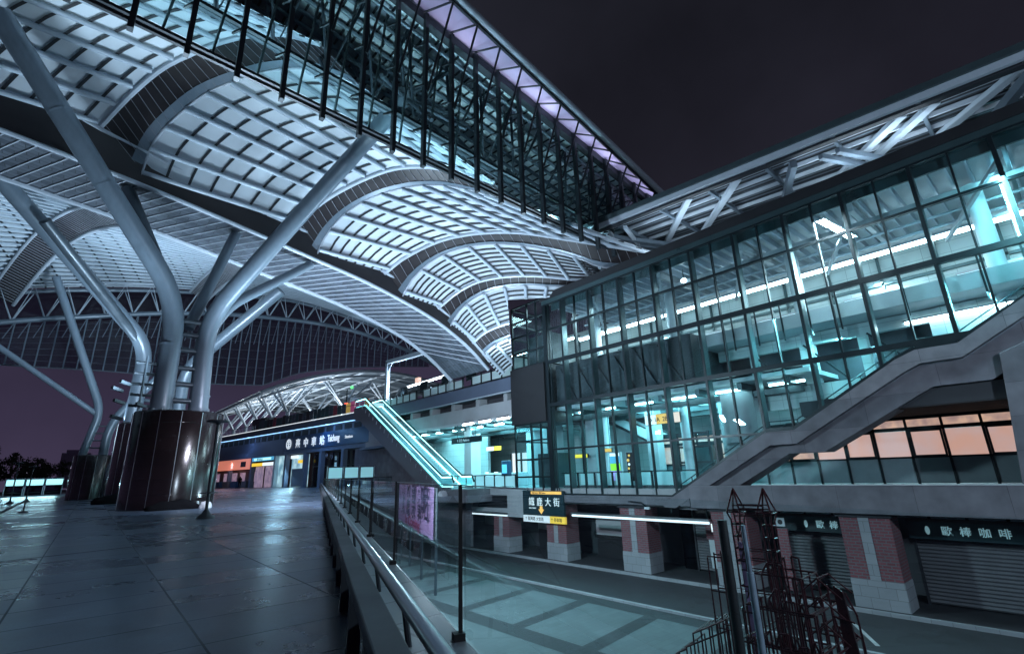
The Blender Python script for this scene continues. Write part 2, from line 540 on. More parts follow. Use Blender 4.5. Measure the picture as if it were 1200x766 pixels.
# night: a faint Nishita sky from a sun far under the horizon, over the city's glow
sky = N.new('ShaderNodeTexSky'); sky.sky_type = 'NISHITA'; sky.sun_disc = False
sky.sun_elevation = math.radians(-8); sky.sun_rotation = math.radians(200)
sk = N.new('ShaderNodeVectorMath'); sk.operation = 'SCALE'; sk.inputs['Scale'].default_value = .05
L.new(sky.outputs[0], sk.inputs[0])
ad = N.new('ShaderNodeVectorMath'); ad.operation = 'ADD'
L.new(sc.outputs[0], ad.inputs[0]); L.new(sk.outputs[0], ad.inputs[1])
L.new(ad.outputs[0], bg.inputs[0])
bg.inputs[1].default_value = 1.0

# ------------------------------------------------------------------ ground
RS = .36; RL = math.sqrt(1 + RS * RS)
RN = V((1 / RL, -RS / RL, 0))
def rail(y, off=0.0, z=0.0):
    "point beside the plaza edge: y along, off outwards"
    p = V((.346 + RS * y, y, 0)) + RN * off
    return V((p.x, p.y, z))
ZS = -4.6
mb = MB().box(-600, 900, -500, 1200, ZS - .6, ZS - .02)
struct('ground', mb, M['asphalt'])
edge0 = rail(-14, .47); edge1 = rail(64, .47)
pl = [(-90, -14, 0), tuple(edge0), tuple(edge1), (24.5, 66.5, 0), (24.55, 52.2, 0), (18, 100, 0), (14, 130, 0), (-90, 130, 0)]
pl = [(-90, -14, 0), tuple(edge0), tuple(edge1), (22.62, 66.6, 0), (14, 130, 0), (-90, 130, 0)]
struct('plaza_floor', MB().prism([(x, y, -.35) for x, y, z in pl], (0, 0, .35)), M['floor'])
# dark drain channel across the plaza, and the retaining wall under its edge
a = V((-9, 9.95, .004)); b = V((4.35, 12.55, .004)); n = V((-.19, .98, 0)) * .055
struct('floor_drain', MB().quad(a - n, b - n, b + n, a + n), M['black'])
struct('plaza_wall', MB().prism([rail(-14, .25, ZS), rail(64, .25, ZS), rail(64, .0, ZS), rail(-14, .0, ZS)], (0, 0, 4.24)), M['conc_dark'])
# road
zr = ZS
struct('road', MB().quad((19.4, -40, zr), (24.4, -40, zr), (24.4, 60, zr), (19.4, 60, zr)), M['asphalt'])
struct('forecourt', MB().quad((4, -40, zr + .002), (19.25, -40, zr + .002), (19.25, 60, zr + .002), (4, 60, zr + .002)), M['paving'])
band = MB()
zb = zr + .007
for y in (-9.5, -5.8, -2.1, 1.6, 5.3, 9.0, 12.7, 16.3, 19.9, 23.7, 27.3, 30.9, 34.6):
    band.quad((13.9, y - .5, zb), (18.3, y + .1, zb), (18.3, y + .75, zb), (13.9, y + .15, zb))
band.quad((18.3, -40, zb), (19.25, -40, zb), (19.25, 60, zb), (18.3, 60, zb))
band.quad((13.0, -40, zb), (13.9, -40, zb), (13.9, 60, zb), (13.0, 60, zb))
struct('paving_bands', band, M['paveband'])
struct('green_strip', MB().quad(rail(-10, .3, zr + .012), rail(62, .3, zr + .012), rail(62, 3.4, zr + .012), rail(-10, 3.4, zr + .012)), M['green'])
struct('kerb', MB().box(19.25, 19.42, -40, 60, ZS - .1, ZS + .1), M['stone'])
struct('pavement', MB().box(24.4, 40, -40, 56, ZS - .3, ZS + .13), M['asphalt'])
struct('pavement_edge', MB().box(24.26, 24.397, -40, 56, ZS - .1, ZS + .14), M['stone'])
struct('road_marking', MB().quad((20.4, 6.0, zr + .006), (22.6, 7.3, zr + .006), (22.55, 7.42, zr + .006), (20.35, 6.12, zr + .006)), M['line'])

# ------------------------------------------------------------------ plaza edge: guard rail, ledge, handrail, glass balustrade
T = thing('guard_rail', 'low dark steel guard rail with flat top bar along the plaza edge', 'guard rail', tuple(rail(0)))
MB().beam(rail(-6, -.03, .46), rail(62, -.03, .46), .13, .07).build('top_bar', M['rail_dark'], T, bevel=.008)
for i in range(62):
    y = -4 + i * 1.07
    MB().beam(rail(y, -.03, 0), rail(y, -.03, .425), .1, .08, up=(RN.x, RN.y, 0)).build('leg', M['rail_dark'], T)
T = MB().prism([rail(-8, .15, -.36), rail(63, .15, -.36), rail(63, .46, -.36), rail(-8, .46, -.36)], (0, 0, .63)).build('stone_ledge', M['ledge'], bevel=.01)
tag(T, 'grey stone ledge under the glass balustrade', 'ledge')
T = thing('handrail', 'shiny steel tube handrail on short posts over the stone ledge', 'handrail', tuple(rail(0)))
MB().tube([rail(-6, .13, .49), rail(62, .13, .49)], .036, 14).build('rail_tube', M['steel'], T, smooth=True)
for i in range(54):
    y = -5 + i * 1.26
    MB().tube([rail(y, .17, .25), rail(y, .135, .47)], .016, 8).build('post', M['rail_dark'], T, smooth=True)
T = thing('glass_balustrade', 'frameless glass balustrade with thin dark posts along the plaza edge', 'balustrade', tuple(rail(0)))
ys = [2.54 - 2.36 * 2 + 2.36 * i for i in range(27)]
for y in ys:
    p = MB().beam(rail(y, .43, .26), rail(y, .43, 1.04), .012, .02, up=(RN.x, RN.y, 0)).build('post', M['rubber'], T)
    MB().beam(rail(y - .028, .42, .285), rail(y + .028, .42, .285), .06, .04).build('clamp', M['rubber'], p)
for a, b in zip(ys[:-1], ys[1:]):
    MB().quad(rail(a + .03, .44, .3), rail(b - .03, .44, .3), rail(b - .03, .44, 1.03), rail(a + .03, .44, 1.03)).build('glass_pane', M['glass_bal'], T)
MB().beam(rail(ys[2] - .9, .44, 1.034), rail(ys[-1], .44, 1.034), .01, .006).build('edge_strip', M['panel_bal'], T)

# ------------------------------------------------------------------ main canopy: right-hand vaults
def resample(P, n=26, ext=None):
    P = [V(p) for p in P]
    # Catmull-Rom then even arc length
    Q = []
    for i in range(len(P) - 1):
        p0 = P[i - 1] if i else P[0] * 2 - P[1]
        p1, p2 = P[i], P[i + 1]
        p3 = P[i + 2] if i + 2 < len(P) else P[-1] * 2 - P[-2]
        for k in range(10):
            t = k / 10
            Q.append(.5 * ((2 * p1) + (p2 - p0) * t + (2 * p0 - 5 * p1 + 4 * p2 - p3) * t * t + (3 * p1 - p0 - 3 * p2 + p3) * t ** 3))
    Q.append(P[-1])
    d = [0]
    for a, b in zip(Q, Q[1:]):
        d.append(d[-1] + (b - a).length)
    out = []
    j = 0
    for i in range(n):
        t = d[-1] * i / (n - 1)
        while j < len(d) - 2 and d[j + 1] < t:
            j += 1
        out.append(Q[j].lerp(Q[j + 1], (t - d[j]) / max(1e-6, d[j + 1] - d[j])))
    return out
def shift(P, d):
    return [V(p) + V(d) for p in P]
B1 = [(.1, 28.5, 15.9), (.34, 28.26, 18.1), (1.05, 27.55, 19.6), (2.03, 26.57, 20.93), (3.31, 25.29, 21.68), (4.57, 24.03, 22.1), (5.7, 22.9, 22.05), (6.87, 21.73, 21.56), (8.0, 20.6, 20.65)]
T1 = [(-1.87, 28.5, 17.96), (-1.02, 27.67, 19.79), (-.05, 26.7, 21.3), (.85, 25.8, 22.05), (2.1, 24.6, 22.8), (3.4, 23.3, 23.1), (4.6, 22.1, 22.9), (5.9, 20.8, 22.1)]
T2 = [(7.69, 28.5, 15.69), (8.73, 27.47, 17.15), (10, 26.2, 18.26), (11.5, 24.7, 19.11), (12.63, 23.57, 19.3), (13.88, 22.32, 19.07), (15.62, 20.58, 18.21), (16.3, 19.9, 17.75)]
B2 = [(9.13, 28.5, 14.2), (9.5, 28.1, 15.57), (10.29, 27.31, 16.97), (11.52, 26.08, 18.0), (12.95, 24.65, 18.5), (14.23, 23.37, 18.55), (15.46, 22.14, 18.2), (17.71, 19.89, 17.07)]
T3 = [(13.62, 28.5, 14.09), (14.53, 27.57, 15.13), (15.97, 26.13, 16.13), (17.31, 24.79, 16.57), (18.88, 23.22, 16.67), (20.38, 21.72, 16.46), (21.9, 20.2, 15.96), (23.28, 18.82, 15.48), (26.35, 15.75, 14.4)]
B3 = [(14.97, 28.53, 12.62), (15.57, 27.93, 14.13), (16.53, 26.97, 15.32), (17.67, 25.83, 16.02), (19.28, 24.22, 16.29), (21.03, 22.47, 15.98), (22.59, 20.91, 15.39), (23.67, 19.83, 14.79), (24.87, 18.63, 14.0), (27.6, 15.9, 13.85)]
T4 = [(17.85, 28.5, 12.47), (18.83, 27.52, 13.6), (19.93, 26.42, 14.36), (21.26, 25.09, 14.64), (22.57, 23.78, 14.62), (23.99, 22.36, 14.33), (24.92, 21.43, 14.1), (27.3, 19.0, 13.95), (29.5, 16.8, 13.9)]
B4 = [(18.9, 28.5, 11.28), (19.48, 27.92, 12.53), (20.38, 27.02, 13.5), (21.5, 25.9, 14.05), (22.84, 24.56, 14.15), (24.36, 23.04, 13.95), (26.5, 20.9, 13.9), (29.8, 17.6, 13.85)]
T5 = [(20.89, 28.5, 10.35), (21.67, 27.73, 11.22), (23.04, 26.36, 11.85), (24.4, 25, 12.0), (26, 23.4, 11.8), (28.5, 20.9, 10.9)]
B5 = shift(T5, (.9, 0, -.85))
T6 = shift(T5, (2.7, 0, -2.2))
B0 = shift(T1, (-7.4, 0, -.2))
T0 = shift(T1, (-9.2, 0, 1.3))
Bm = shift(T1, (-17, 0, .6))
ribs = [(resample(T0), resample(B0)), (resample(T1), resample(B1)), (resample(T2), resample(B2)), (resample(T3), resample(B3)), (resample(T4), resample(B4)), (resample(T5), resample(B5))]
starts = [resample(Bm)] + [b for t, b in ribs]
ends = [t for t, b in ribs] + [resample(T6)]
CAN = thing('main_canopy', 'huge white vaulted station canopy on branching steel columns, with dark ribs', 'canopy', (3, 28, 14))
for i, (A, B) in enumerate(zip(starts, ends)):
    # the deck lies a little above the rib lines
    up = V((0, 0, .02))
    Ad = [p + up for p in A]; Bd = [p + up for p in B]
    CL = 'slope' if i == 5 else -3.6 if i > 5 else None
    bay = MB().loft(Ad, Bd, 8).build('roof_bay', M['panel'], CAN, smooth=True, clip=CL)
    n = len(A)
    npur = 11
    for k in range(npur):
        t = (k + .35) / (npur - .3) * (n - 1)
        j = min(int(t), n - 2); fr = t - j
        a = A[j].lerp(A[j + 1], fr); b = B[j].lerp(B[j + 1], fr)
        off = V((0, 0, -.07))
        MB().tube([a + off, a.lerp(b, .5) + off, a.lerp(b, .97) + off], .135, 12).build('purlin', M['purlin'], bay, smooth=True, clip=CL)
    cross = MB()
    nc = 7
    for k in range(1, nc + 1):
        u = k / (nc + .8)
        for j in range(n - 1):
            a = Ad[j].lerp(Bd[j], u) - V((0, 0, .05)); b = Ad[j + 1].lerp(Bd[j + 1], u) - V((0, 0, .05))
            nrm = (Ad[j + 1] - Ad[j]).cross(Bd[j] - Ad[j]).normalized()
            cross.beam(a, b, .12, .06, up=nrm)
    cross.build('cross_bar', M['dark_bar'], bay, clip=CL)
for ri, (T_, B_) in enumerate(ribs):
    CL = -3.6 if ri > 4 else None
    rb = MB().loft(T_, B_, 1).build('rib', M['rib_dark'], CAN, smooth=True, clip=CL)
    tr = MB()
    n = len(T_)
    nl = 30
    for k in range(nl):
        t = k / (nl - 1) * (n - 1)
        j = min(int(t), n - 2); fr = t - j
        a = T_[j].lerp(T_[j + 1], fr); b = B_[j].lerp(B_[j + 1], fr)
        d = V((-.02, 0, -.03))
        tr.beam(a + d, b + d, .026, .02)
    tr.build('rib_trim', M['trim_dim'], rb, clip=CL)
    MB().loft(B_, [b.lerp(t, .26) + V((-.06, 0, -.06)) for t, b in zip(T_, B_)], 1).build('flange', M['tube'], rb, smooth=True, clip=CL)
    MB().tube(B_, .06, 8).build('flange_rim', M['rib_line'], rb, smooth=True, clip=CL)
    MB().tube(T_, .13, 8).build('flange', M['flange'], rb, smooth=True, clip=CL)
# spine: an arched soffit five metres wide between two edge tubes
AX = [(-30, 18.1), (-20, 17.6), (-10, 17.0), (-5, 16.4), (0, 15.68), (4, 14.95), (8.7, 14.0), (13.1, 13.05), (17.3, 11.7), (19.5, 10.6), (20.9, 9.7), (22.4, 8.5)]
sp = resample([(x, 0, z) for x, z in AX], 60)
def atY(y, dz=0):
    return [V((p.x, y, p.z + dz)) for p in sp]
S1 = atY(28.5); S2 = atY(33.5)
sf = MB().loft(atY(28.5, .05), atY(33.5, .05), 6).build('spine_soffit', M['soffit'], CAN, smooth=True)
sl = MB()
x = -24.0
def spz(x):
    for p, q in zip(sp, sp[1:]):
        if p.x <= x <= q.x:
            return p.z + (q.z - p.z) * (x - p.x) / (q.x - p.x)
    return sp[-1].z
while x < 19.8:
    sl.beam((x, 33.45, spz(x) + .02), (x + 2.4, 28.55, spz(min(22, x + 2.4)) + .02), .05, .05)
    x += .56
sl.build('soffit_slat', M['rib_line'], sf)
MB().tube(S1, .12, 8).build('edge_tube', M['flange'], CAN, smooth=True)
MB().tube(S2, .16, 8).build('edge_tube', M['flange'], CAN, smooth=True)
# upstand on the vault side
UX = [(-30, 20.2), (-20, 20), (-10, 19.6), (-5.5, 19.1), (-1.9, 17.95), (.65, 17.3), (5.5, 16.0), (7.7, 15.65), (13.6, 14.15), (18, 12.45), (20.9, 10.4), (22.4, 9.1)]
ups = resample([(x, 0, z) for x, z in UX], 60)
def upz(x):
    for p, q in zip(ups, ups[1:]):
        if p.x <= x <= q.x:
            return p.z + (q.z - p.z) * (x - p.x) / (q.x - p.x)
    return ups[-1].z
MB().loft([V((p.x, 28.42, p.z)) for p in sp], [V((p.x, 28.42, upz(p.x) + .1)) for p in sp], 1).build('upstand', M['rib_dark'], CAN)
ul = MB()
for q in range(60):
    x = -22 + .72 * q
    if x < 20.5:
        ul.beam((x, 28.44, spz(x) + .05), (x - .5, 28.44, upz(x - .5) + .05), .025, .02)
ul.build('upstand_joint', M['trim_dim'], CAN)
MB().loft([V((p.x, 33.6, p.z)) for p in sp], [V((p.x, 33.6, p.z + .9)) for p in sp], 1).build('upstand', M['rib_dark'], CAN)
MB().tube([V((p.x, 28.4, upz(p.x) + .05)) for p in sp], .1, 6).build('edge_tube', M['flange'], CAN, smooth=True)

# left-hand vault: ruled ceiling from the spine out to the end truss
LT = [(-34, 8), (-20, 14.4), (-6.4, 18.6), (-2.1, 19.75), (4.5, 21.1), (13.2, 22.3), (20, 22.5), (32.7, 20.3), (40, 17.2)]
LB = [(-34, 4), (-20, 11.2), (-7.3, 15.5), (-1.7, 17.05), (5.1, 18.7), (13.5, 19.9), (23.9, 20.2), (32.8, 18.7), (38.5, 16.8), (41, 15.4)]
tt = resample([(x, 62, z) for x, z in LT], 60)
tb = resample([(x, 62, z) for x, z in LB], 60)
def interp(P, x):
    for p, q in zip(P, P[1:]):
        if p.x <= x <= q.x:
            return p.z + (q.z - p.z) * (x - p.x) / (q.x - p.x)
    return P[0].z if x < P[0].x else P[-1].z
sl_ = [V((p.x, 33.7, p.z + .75)) for p in sp]
outer = []
for i, p in enumerate(sp):
    t = i / 59
    x = -33 + t * 72
    outer.append(V((x, 62, interp(tt, x) + .35)))
bayL = MB()
NV = 14
grid = [[a.lerp(b, v / NV) + V((0, 0, 1.1 * math.sin(math.pi * v / NV))) for a, b in zip(sl_, outer)] for v in range(NV + 1)]
for r0_, r1_ in zip(grid, grid[1:]):
    bayL.loft(r0_, r1_, 1)
bay = bayL.build('roof_bay', M['panel'], CAN, smooth=True)
for v in range(1, 28):
    t = v / 28 * NV
    j = min(int(t), NV - 1)
    line = [a.lerp(b, t - j) - V((0, 0, .22)) for a, b in zip(grid[j], grid[j + 1])]
    MB().tube(line, .09, 6).build('purlin', M['purlin'], bay, smooth=True)
cr = MB()
for i in range(0, 60):
    for v in range(NV):
        a = grid[v][i] - V((0, 0, .05)); b = grid[v + 1][i] - V((0, 0, .05))
        cr.beam(a, b, .13, .05)
cr.build('cross_bar', M['dark_bar'], bay)
def on_left(X0, X1, v):
    t = v * NV
    j = min(int(t), NV - 1)
    row = [a.lerp(b, t - j) for a, b in zip(grid[j], grid[j + 1])]
    x = X0 + (X1 - X0) * v
    return V((x, row[0].y, interp(row, x)))
for xa, xb in ((-1.5, -8.5), (7.5, 6.5), (-11, -21)):
    rb = MB()
    P0 = [on_left(xa, xb, v / 20) - V((0, 0, .35)) for v in range(21)]
    P1 = [p + V((1.7, 0, -.75)) for p in P0]
    o = MB().loft(P0, P1, 1).build('rib', M['rib_dark'], CAN, smooth=True)
    tr = MB()
    for j in range(20):
        for q in range(3):
            a = P0[j].lerp(P0[j + 1], q / 3); b = P1[j].lerp(P1[j + 1], q / 3)
            tr.beam(a - V((0, 0, .03)), b - V((0, 0, .03)), .03, .03)
    tr.build('rib_trim', M['rib_line'], o)
    MB().tube(P1, .15, 8).build('flange', M['flange'], o, smooth=True)
    MB().tube(P0, .12, 8).build('flange', M['flange'], o, smooth=True)

# ------------------------------------------------------------------ end truss and hanging glazed curtain on the far side
T = thing('end_truss', 'pale arched lattice truss across the far end of the canopy', 'truss', (5, 62, 16))
for P, r in ((tb, .26), (tt, .2)):
    MB().tube([p for p in P if -30 < p.x < 41], r, 10).build('chord', M['tube'], T, smooth=True)
tt2 = [p + V((0, -1.8, .1)) for p in tt]
MB().tube([p for p in tt2 if -30 < p.x < 40], .14, 8).build('chord', M['tube'], T, smooth=True)
xs = [-26 + 2.15 * i for i in range(31)]
for i, x in enumerate(xs[:-1]):
    xm = x + 1.07
    if xs[i + 1] > 39:
        break
    b0 = V((x, 62, interp(tb, x))); t0 = V((xm, 62, interp(tt, xm))); b1 = V((xs[i + 1], 62, interp(tb, xs[i + 1])))
    o = MB().tube([b0, t0, b1], .085, 6).build('web', M['purlin'], T, smooth=True)
    t2 = V((xm, 60.2, interp(tt2, xm)))
    MB().tube([b0, t2, b1], .06, 6).build('web', M['purlin'], T, smooth=True)
T = thing('hanging_curtain', 'dark glazed curtain of ribbed fins hanging below the far arched truss', 'glazed curtain', (5, 62, 12))
CB = resample([(-30, 62.5, 9.5), (-20, 62.5, 11.4), (-6, 62.5, 11.75), (2, 62.5, 11.95), (9, 62.5, 11.5), (15.3, 62.5, 11.8)], 30)
CB2 = resample([(15.3, 62.5, 11.8), (17, 62.5, 12.7), (20, 62.5, 13.9), (27.8, 62.5, 15.4), (37.8, 62.5, 16.6)], 20)
def cbz(x):
    return interp(CB, x) if x <= 15.3 else interp(CB2, x)
gl = MB()
x = -26.0
cols = []
while x < 38:
    cols.append(x); x += .98
top = [V((x, 62.5, interp(tb, x))) for x in cols]
upt = [V((x, 62.6, interp(tt, x))) for x in cols]
bot = [V((x, 62.5, min(cbz(x), interp(tb, x) - .1))) for x in cols]
gl.loft(bot, upt, 1)
gl.build('glazing', M['glass_dark'], T)
for a, b in zip(bot, top):
    fn = MB().tube([a + V((0, -.25, 0)), b + V((0, -.35, 0))], .06, 6).build('fin', M['tube'], T, smooth=True)
    if (b - a).length > 1.5:
        MB().beam(b + V((0, -.3, 0)), b.lerp(a, .42) + V((-.55, -.3, 0)), .06, .06).build('brace', M['tube'], fn)
tr = MB()
for k in range(9):
    t = k / 8
    for j in range(len(bot) - 1):
        if k == 0 or (top[j] - bot[j]).length > 1.2:
            tr.beam(bot[j].lerp(top[j], t) - V((0, .06, 0)), bot[j + 1].lerp(top[j + 1], t) - V((0, .06, 0)), .03, .03 if k else .12)
tr.build('louvre', M['tube_dark'], T)

# ------------------------------------------------------------------ right-hand fascia: finned glazed truss along the canopy edge
def zlo(x): return 16.15 - .047 * x
def zup(x): return 24.5 - .18 * (x - 8.9) - (0.012 * (x - 2) ** 2 if x < 2 else 0)
def zev(x): return 25.2 - .267 * (x - 11.4) - (0.012 * (x - 2) ** 2 if x < 2 else 0)
T = thing('canopy_fascia', 'dark finned glass fascia hanging along the near edge of the canopy, lavender lit eave above', 'fascia', (8, 18, 16))
xa, xb = -9.0, 31.0
MB().beam((xa, 18, zlo(xa)), (xb, 18, zlo(xb)), .13, .15).build('lower_chord', M['fin'], T)
MB().beam((xa, 18.45, zlo(xa) + .62), (xb, 18.45, zlo(xb) + .62), .13, .13).build('lower_chord', M['fin'], T)
XX = [xa + (xb - xa) * i / 40 for i in range(41)]
up_ = MB(); ev = MB(); pa = MB()
for a, b in zip(XX, XX[1:]):
    up_.beam((a, 18, zup(a)), (b, 18, zup(b)), .42, .5)
up_.build('upper_chord', M['fin'], T)
MB().tube([(x, 16.5, zev(x)) for x in XX], .24, 10).build('eave_tube', M['flange'], T, smooth=True)
MB().tube([(x, 16.62, zev(x) - .34) for x in XX], .1, 8).build('eave_tube', M['fin'], T, smooth=True)
pa.loft([V((x, 18.15, zup(x) + .28)) for x in XX], [V((x, 16.72, zev(x) + .12)) for x in XX], 1)
pa.build('eave_panel', M['eave'], T)
gg = MB().loft([V((x, 18.25, zlo(x) + .6)) for x in XX], [V((x, 18.25, zup(x))) for x in XX], 1)
gg.build('glazing', M['glass_t'], T)
fx = [-7.4 + 1.6 * i for i in range(24)]
for x in fx:
    fn = MB().beam((x, 17.72, zlo(x) - .58), (x, 17.72, zup(x) + .1), .17, .26, up=(0, 1, 0)).build('fin', M['fin'], T)
    h = zup(x) - zlo(x)
    for k in range(3):
        z = zlo(x) + h * (.18 + .3 * k)
        MB().beam((x - .02, 17.6, z), (x - .3, 18.2, z + .05), .07, .09).build('bracket', M['fin'], fn)
    e0 = V((x + .95, 16.62, zev(x + .95) - .3))
    MB().tube([(x + .02, 17.5, zlo(x) + h * .42), e0], .062, 6).build('strut', M['fin'], fn, smooth=True)
    MB().tube([(x - .2, 17.9, zup(x) + .2), e0 - V((.02, 0, 0)), ], .06, 6).build('strut', M['fin'], fn, smooth=True)
lat = [-8.2 + 1.6 * i for i in range(24)]
for x in lat:
    MB().beam((x, 18.7, zlo(x) + .8), (x + .8, 19.0, zup(x) - .1), .08, .08).build('lattice_web', M['dteal'], T)
MB().beam((xa, 18.9, zlo(xa) + 3.4), (xb, 18.9, zlo(xb) + 2.1), .16, .16).build('middle_chord', M['fin'], T)
# roof deck above the vaults with its tubular trusses
D = thing('upper_roof', 'dark upper roof deck and tube trusses above the vaults, behind the finned fascia', 'roof', (8, 22, 22))
dk = MB().loft([V((x, 18.3, zup(x) + .1)) for x in XX], [V((x, 35, zup(x) + 2.4)) for x in XX], 6).build('roof_deck', M['panel'], D)
jb = MB()
for i in range(60):
    x = -9 + .66 * i
    jb.beam((x, 18.5, zup(x) + .07), (x, 30, zup(x) + 1.6), .12, .05)
jb.build('deck_joint', M['dark_bar'], dk)
for k in range(9):
    y = 18.8 + k * .95
    MB().tube([V((x, y, zup(x) + .02 + .13 * k - .25)) for x in XX], .12, 8).build('truss_tube', M['tube'], D, smooth=True)
for i in range(16):
    x = -7 + 2.4 * i
    z0 = zlo(x) + .9
    MB().tube([(x, 18.9, zup(x) - .2), (x + 1.2, 20.2, z0 + (zup(x) - z0) * .35), (x + 2.4, 18.9, zup(x + 2.4) - .2)], .1, 6).build('truss_web', M['tube_dark'], D, smooth=True)
    MB().tube([(x + 1.2, 20.2, z0 + (zup(x) - z0) * .35), (x + 1.2, 23.6, zup(x) - .1)], .1, 6).build('truss_web', M['tube'], D, smooth=True)
MB().tube([V((x + 1.2, 20.2, zlo(x) + .9 + (zup(x) - zlo(x) - .9) * .35)) for x in XX], .15, 8).build('truss_tube', M['tube_dark'], D, smooth=True)

# ------------------------------------------------------------------ tree columns
def fil(a, b, c, n=6, d=1.6):
    "round a bend at b"
    a, b, c = V(a), V(b), V(c)
    p = b + (a - b).normalized() * d; q = b + (c - b).normalized() * d
    return [((1 - t) ** 2) * p + 2 * t * (1 - t) * b + t * t * q for t in [i / n for i in range(n + 1)]]
def bent(a, b, c, d=1.6):
    return [V(a)] + fil(a, b, c, 7, d) + [V(c)]
T = thing('tree_column', 'largest branching steel column on a dark polished drum, nearest the camera', 'column', (3.4, 28.5, 0), 'branching columns under the canopy')
MB().lathe((3.45, 28.6, 0), [(1.86, .0), (1.86, 4.2), (1.8, 4.28), (.3, 4.28)], 64).build('drum_base', M['granite_base'], T, smooth=True)
def seams(c, r, h, n, T, rr=0):
    s = MB()
    for k in range(n):
        a = 2 * math.pi * (k + .3) / n
        p = V((c[0] + r * math.cos(a), c[1] + r * math.sin(a), 0))
        s.beam(p + V((0, 0, .05)), p + V((0, 0, h)), .02, .02, up=(math.cos(a), math.sin(a), 0))
    s.build('cladding_seam', M['steel'], T)
seams((3.45, 28.6), 1.86, 4.2, 14, T)
MB().tube(bent((2.6, 28.5, 4.2), (2.55, 28.5, 9.9), (-5.5, 25.4, 20.0), 1.9), .45, 20).build('trunk', M['tube'], T, smooth=True)
MB().tube(bent((4.15, 28.6, 4.2), (3.95, 28.6, 9.2), (10.6, 20.6, 21.3), 1.7), .43, 20).build('trunk', M['tube'], T, smooth=True)
MB().tube([(3.2, 28.7, 8.6), (4.9, 29.6, 15.0)], .27, 16).build('branch', M['tube'], T, smooth=True)
MB().tube(bent((4.15, 28.7, 8.6), (4.9, 28.8, 10.2), (9.0, 29, 13.75), .8), .27, 16).build('branch', M['tube'], T, smooth=True)
MB().tube([(2.3, 28.8, 10.2), (-.3, 29.4, 15.7)], .3, 16).build('branch', M['tube_dark'], T, smooth=True)  # backlit branch: the darker colour stands in for its shade
for z in (4.9, 5.7, 6.5, 7.4, 8.2, 8.9):
    MB().tube([(2.7, 28.45, z), (4.2, 28.5, z)], .13, 10).build('rung', M['tube_dark'], T, smooth=True)
for i in range(5):
    z = 4.55 + .5 * i
    MB().tube([(1.35, 28.3, z), (2.3, 28.4, z)], .07, 8).build('rung', M['tube_dark'], T, smooth=True)
MB().tube([(1.75, 28.3, 4.2), (1.75, 28.3, 6.9)], .05, 8).build('mast', M['tube'], T, smooth=True)
fl = MB()
for (x, z) in ((1.2, 4.6), (1.05, 5.15), (1.3, 5.45), (2.0, 4.5), (1.2, 3.9)):
    fl.beam((x, 28.2, z), (x - .4, 27.9, z + .1), .13, .13)
fl.build('floodlight', M['tube_dark'], T)
for P_, rr_ in ((((2.6, 28.5, 5.2), (2.55, 28.5, 7.6)), .45), (((4.14, 28.6, 5.2), (4.0, 28.6, 7.4)), .43)):
    for k in range(2):
        p = V(P_[0]).lerp(V(P_[1]), k)
        MB().tube([p - V((0, 0, .04)), p + V((0, 0, .04))], rr_ + .012, 20).build('weld_collar', M['tube'], T, smooth=True)
d_ = V((-5.5, 25.4, 20.0)) - V((2.55, 28.5, 9.9))
e_ = V((10.6, 20.6, 21.3)) - V((3.95, 28.6, 9.2))
for t in (.22, .45, .7):
    p = V((2.55, 28.5, 9.9)) + d_ * t
    MB().tube([p, p + d_.normalized() * .07], .458, 20).build('weld_collar', M['tube'], T, smooth=True)
    p = V((3.95, 28.6, 9.2)) + e_ * t
    MB().tube([p, p + e_.normalized() * .09], .438, 20).build('weld_collar', M['tube'], T, smooth=True)
for cx, cy in ((2.6, 28.5), (4.15, 28.6)):
    MB().lathe((cx, cy, 4.27), [(.78, 0), (.78, .06), (.5, .062), (.47, .3)], 32).build('foot_plate', M['tube'], T, smooth=True)
    bo = MB()
    for k in range(12):
        a = 2 * math.pi * k / 12
        bo.tube([(cx + .66 * math.cos(a), cy + .66 * math.sin(a), 4.33), (cx + .66 * math.cos(a), cy + .66 * math.sin(a), 4.43)], .04, 6)
    bo.build('bolt_ring', M['steel'], T)
# hub and radial struts where the right trunk meets the roof
hub = V((10.6, 20.6, 21.3))
hs = MB()
for d in ((-1.2, -1.5, 1.7), (1.4, -1.4, 1.2), (2.6, .6, .9), (-2.6, .8, 1.3), (.4, 2.4, 1.6), (2.2, -1.6, -1.6), (-1.9, -1.7, -1.2), (.2, -2, -2.4)):
    hs.tube([hub, hub + V(d) * 1.25], .11, 8)
hs.tube([hub - V((.3, .2, .25)), hub + V((.3, .2, .3))], .5, 12)
hs.build('hub_strut', M['tube_dark'], T, smooth=True)

T = thing('tree_column', 'second branching column whose drum is half hidden behind the largest drum', 'column', (2.3, 42, 0), 'branching columns under the canopy')
MB().lathe((3.6, 42, 0), [(1.95, 0), (1.95, 4.9), (1.85, 5.0), (.3, 5.0)], 48).build('drum_base', M['granite_base'], T, smooth=True)
seams((3.6, 42), 1.95, 4.9, 14, T)
MB().tube(bent((2.35, 42, 4.8), (2.45, 42, 10.4), (-6.3, 35.6, 18.0), 1.6), .46, 18).build('trunk', M['tube'], T, smooth=True)
MB().tube([(1.9, 41.6, 10.6), (-3.6, 36, 15.6)], .3, 14).build('branch', M['tube_dark'], T, smooth=True)  # backlit like the nearer one, shade carried by the darker colour
MB().tube(bent((4.9, 42, 4.8), (4.9, 42, 9), (9.5, 37, 14.6), 1.4), .4, 14).build('trunk', M['tube'], T, smooth=True)
for z in (5.6, 6.6, 7.6):
    MB().tube([(2.4, 42, z), (4.9, 42, z)], .12, 8).build('rung', M['tube_dark'], T, smooth=True)
T = thing('tree_column', 'smallest and farthest branching column with thin forked trunks, left of the big drums', 'column', (1, 55, 0), 'branching columns under the canopy')
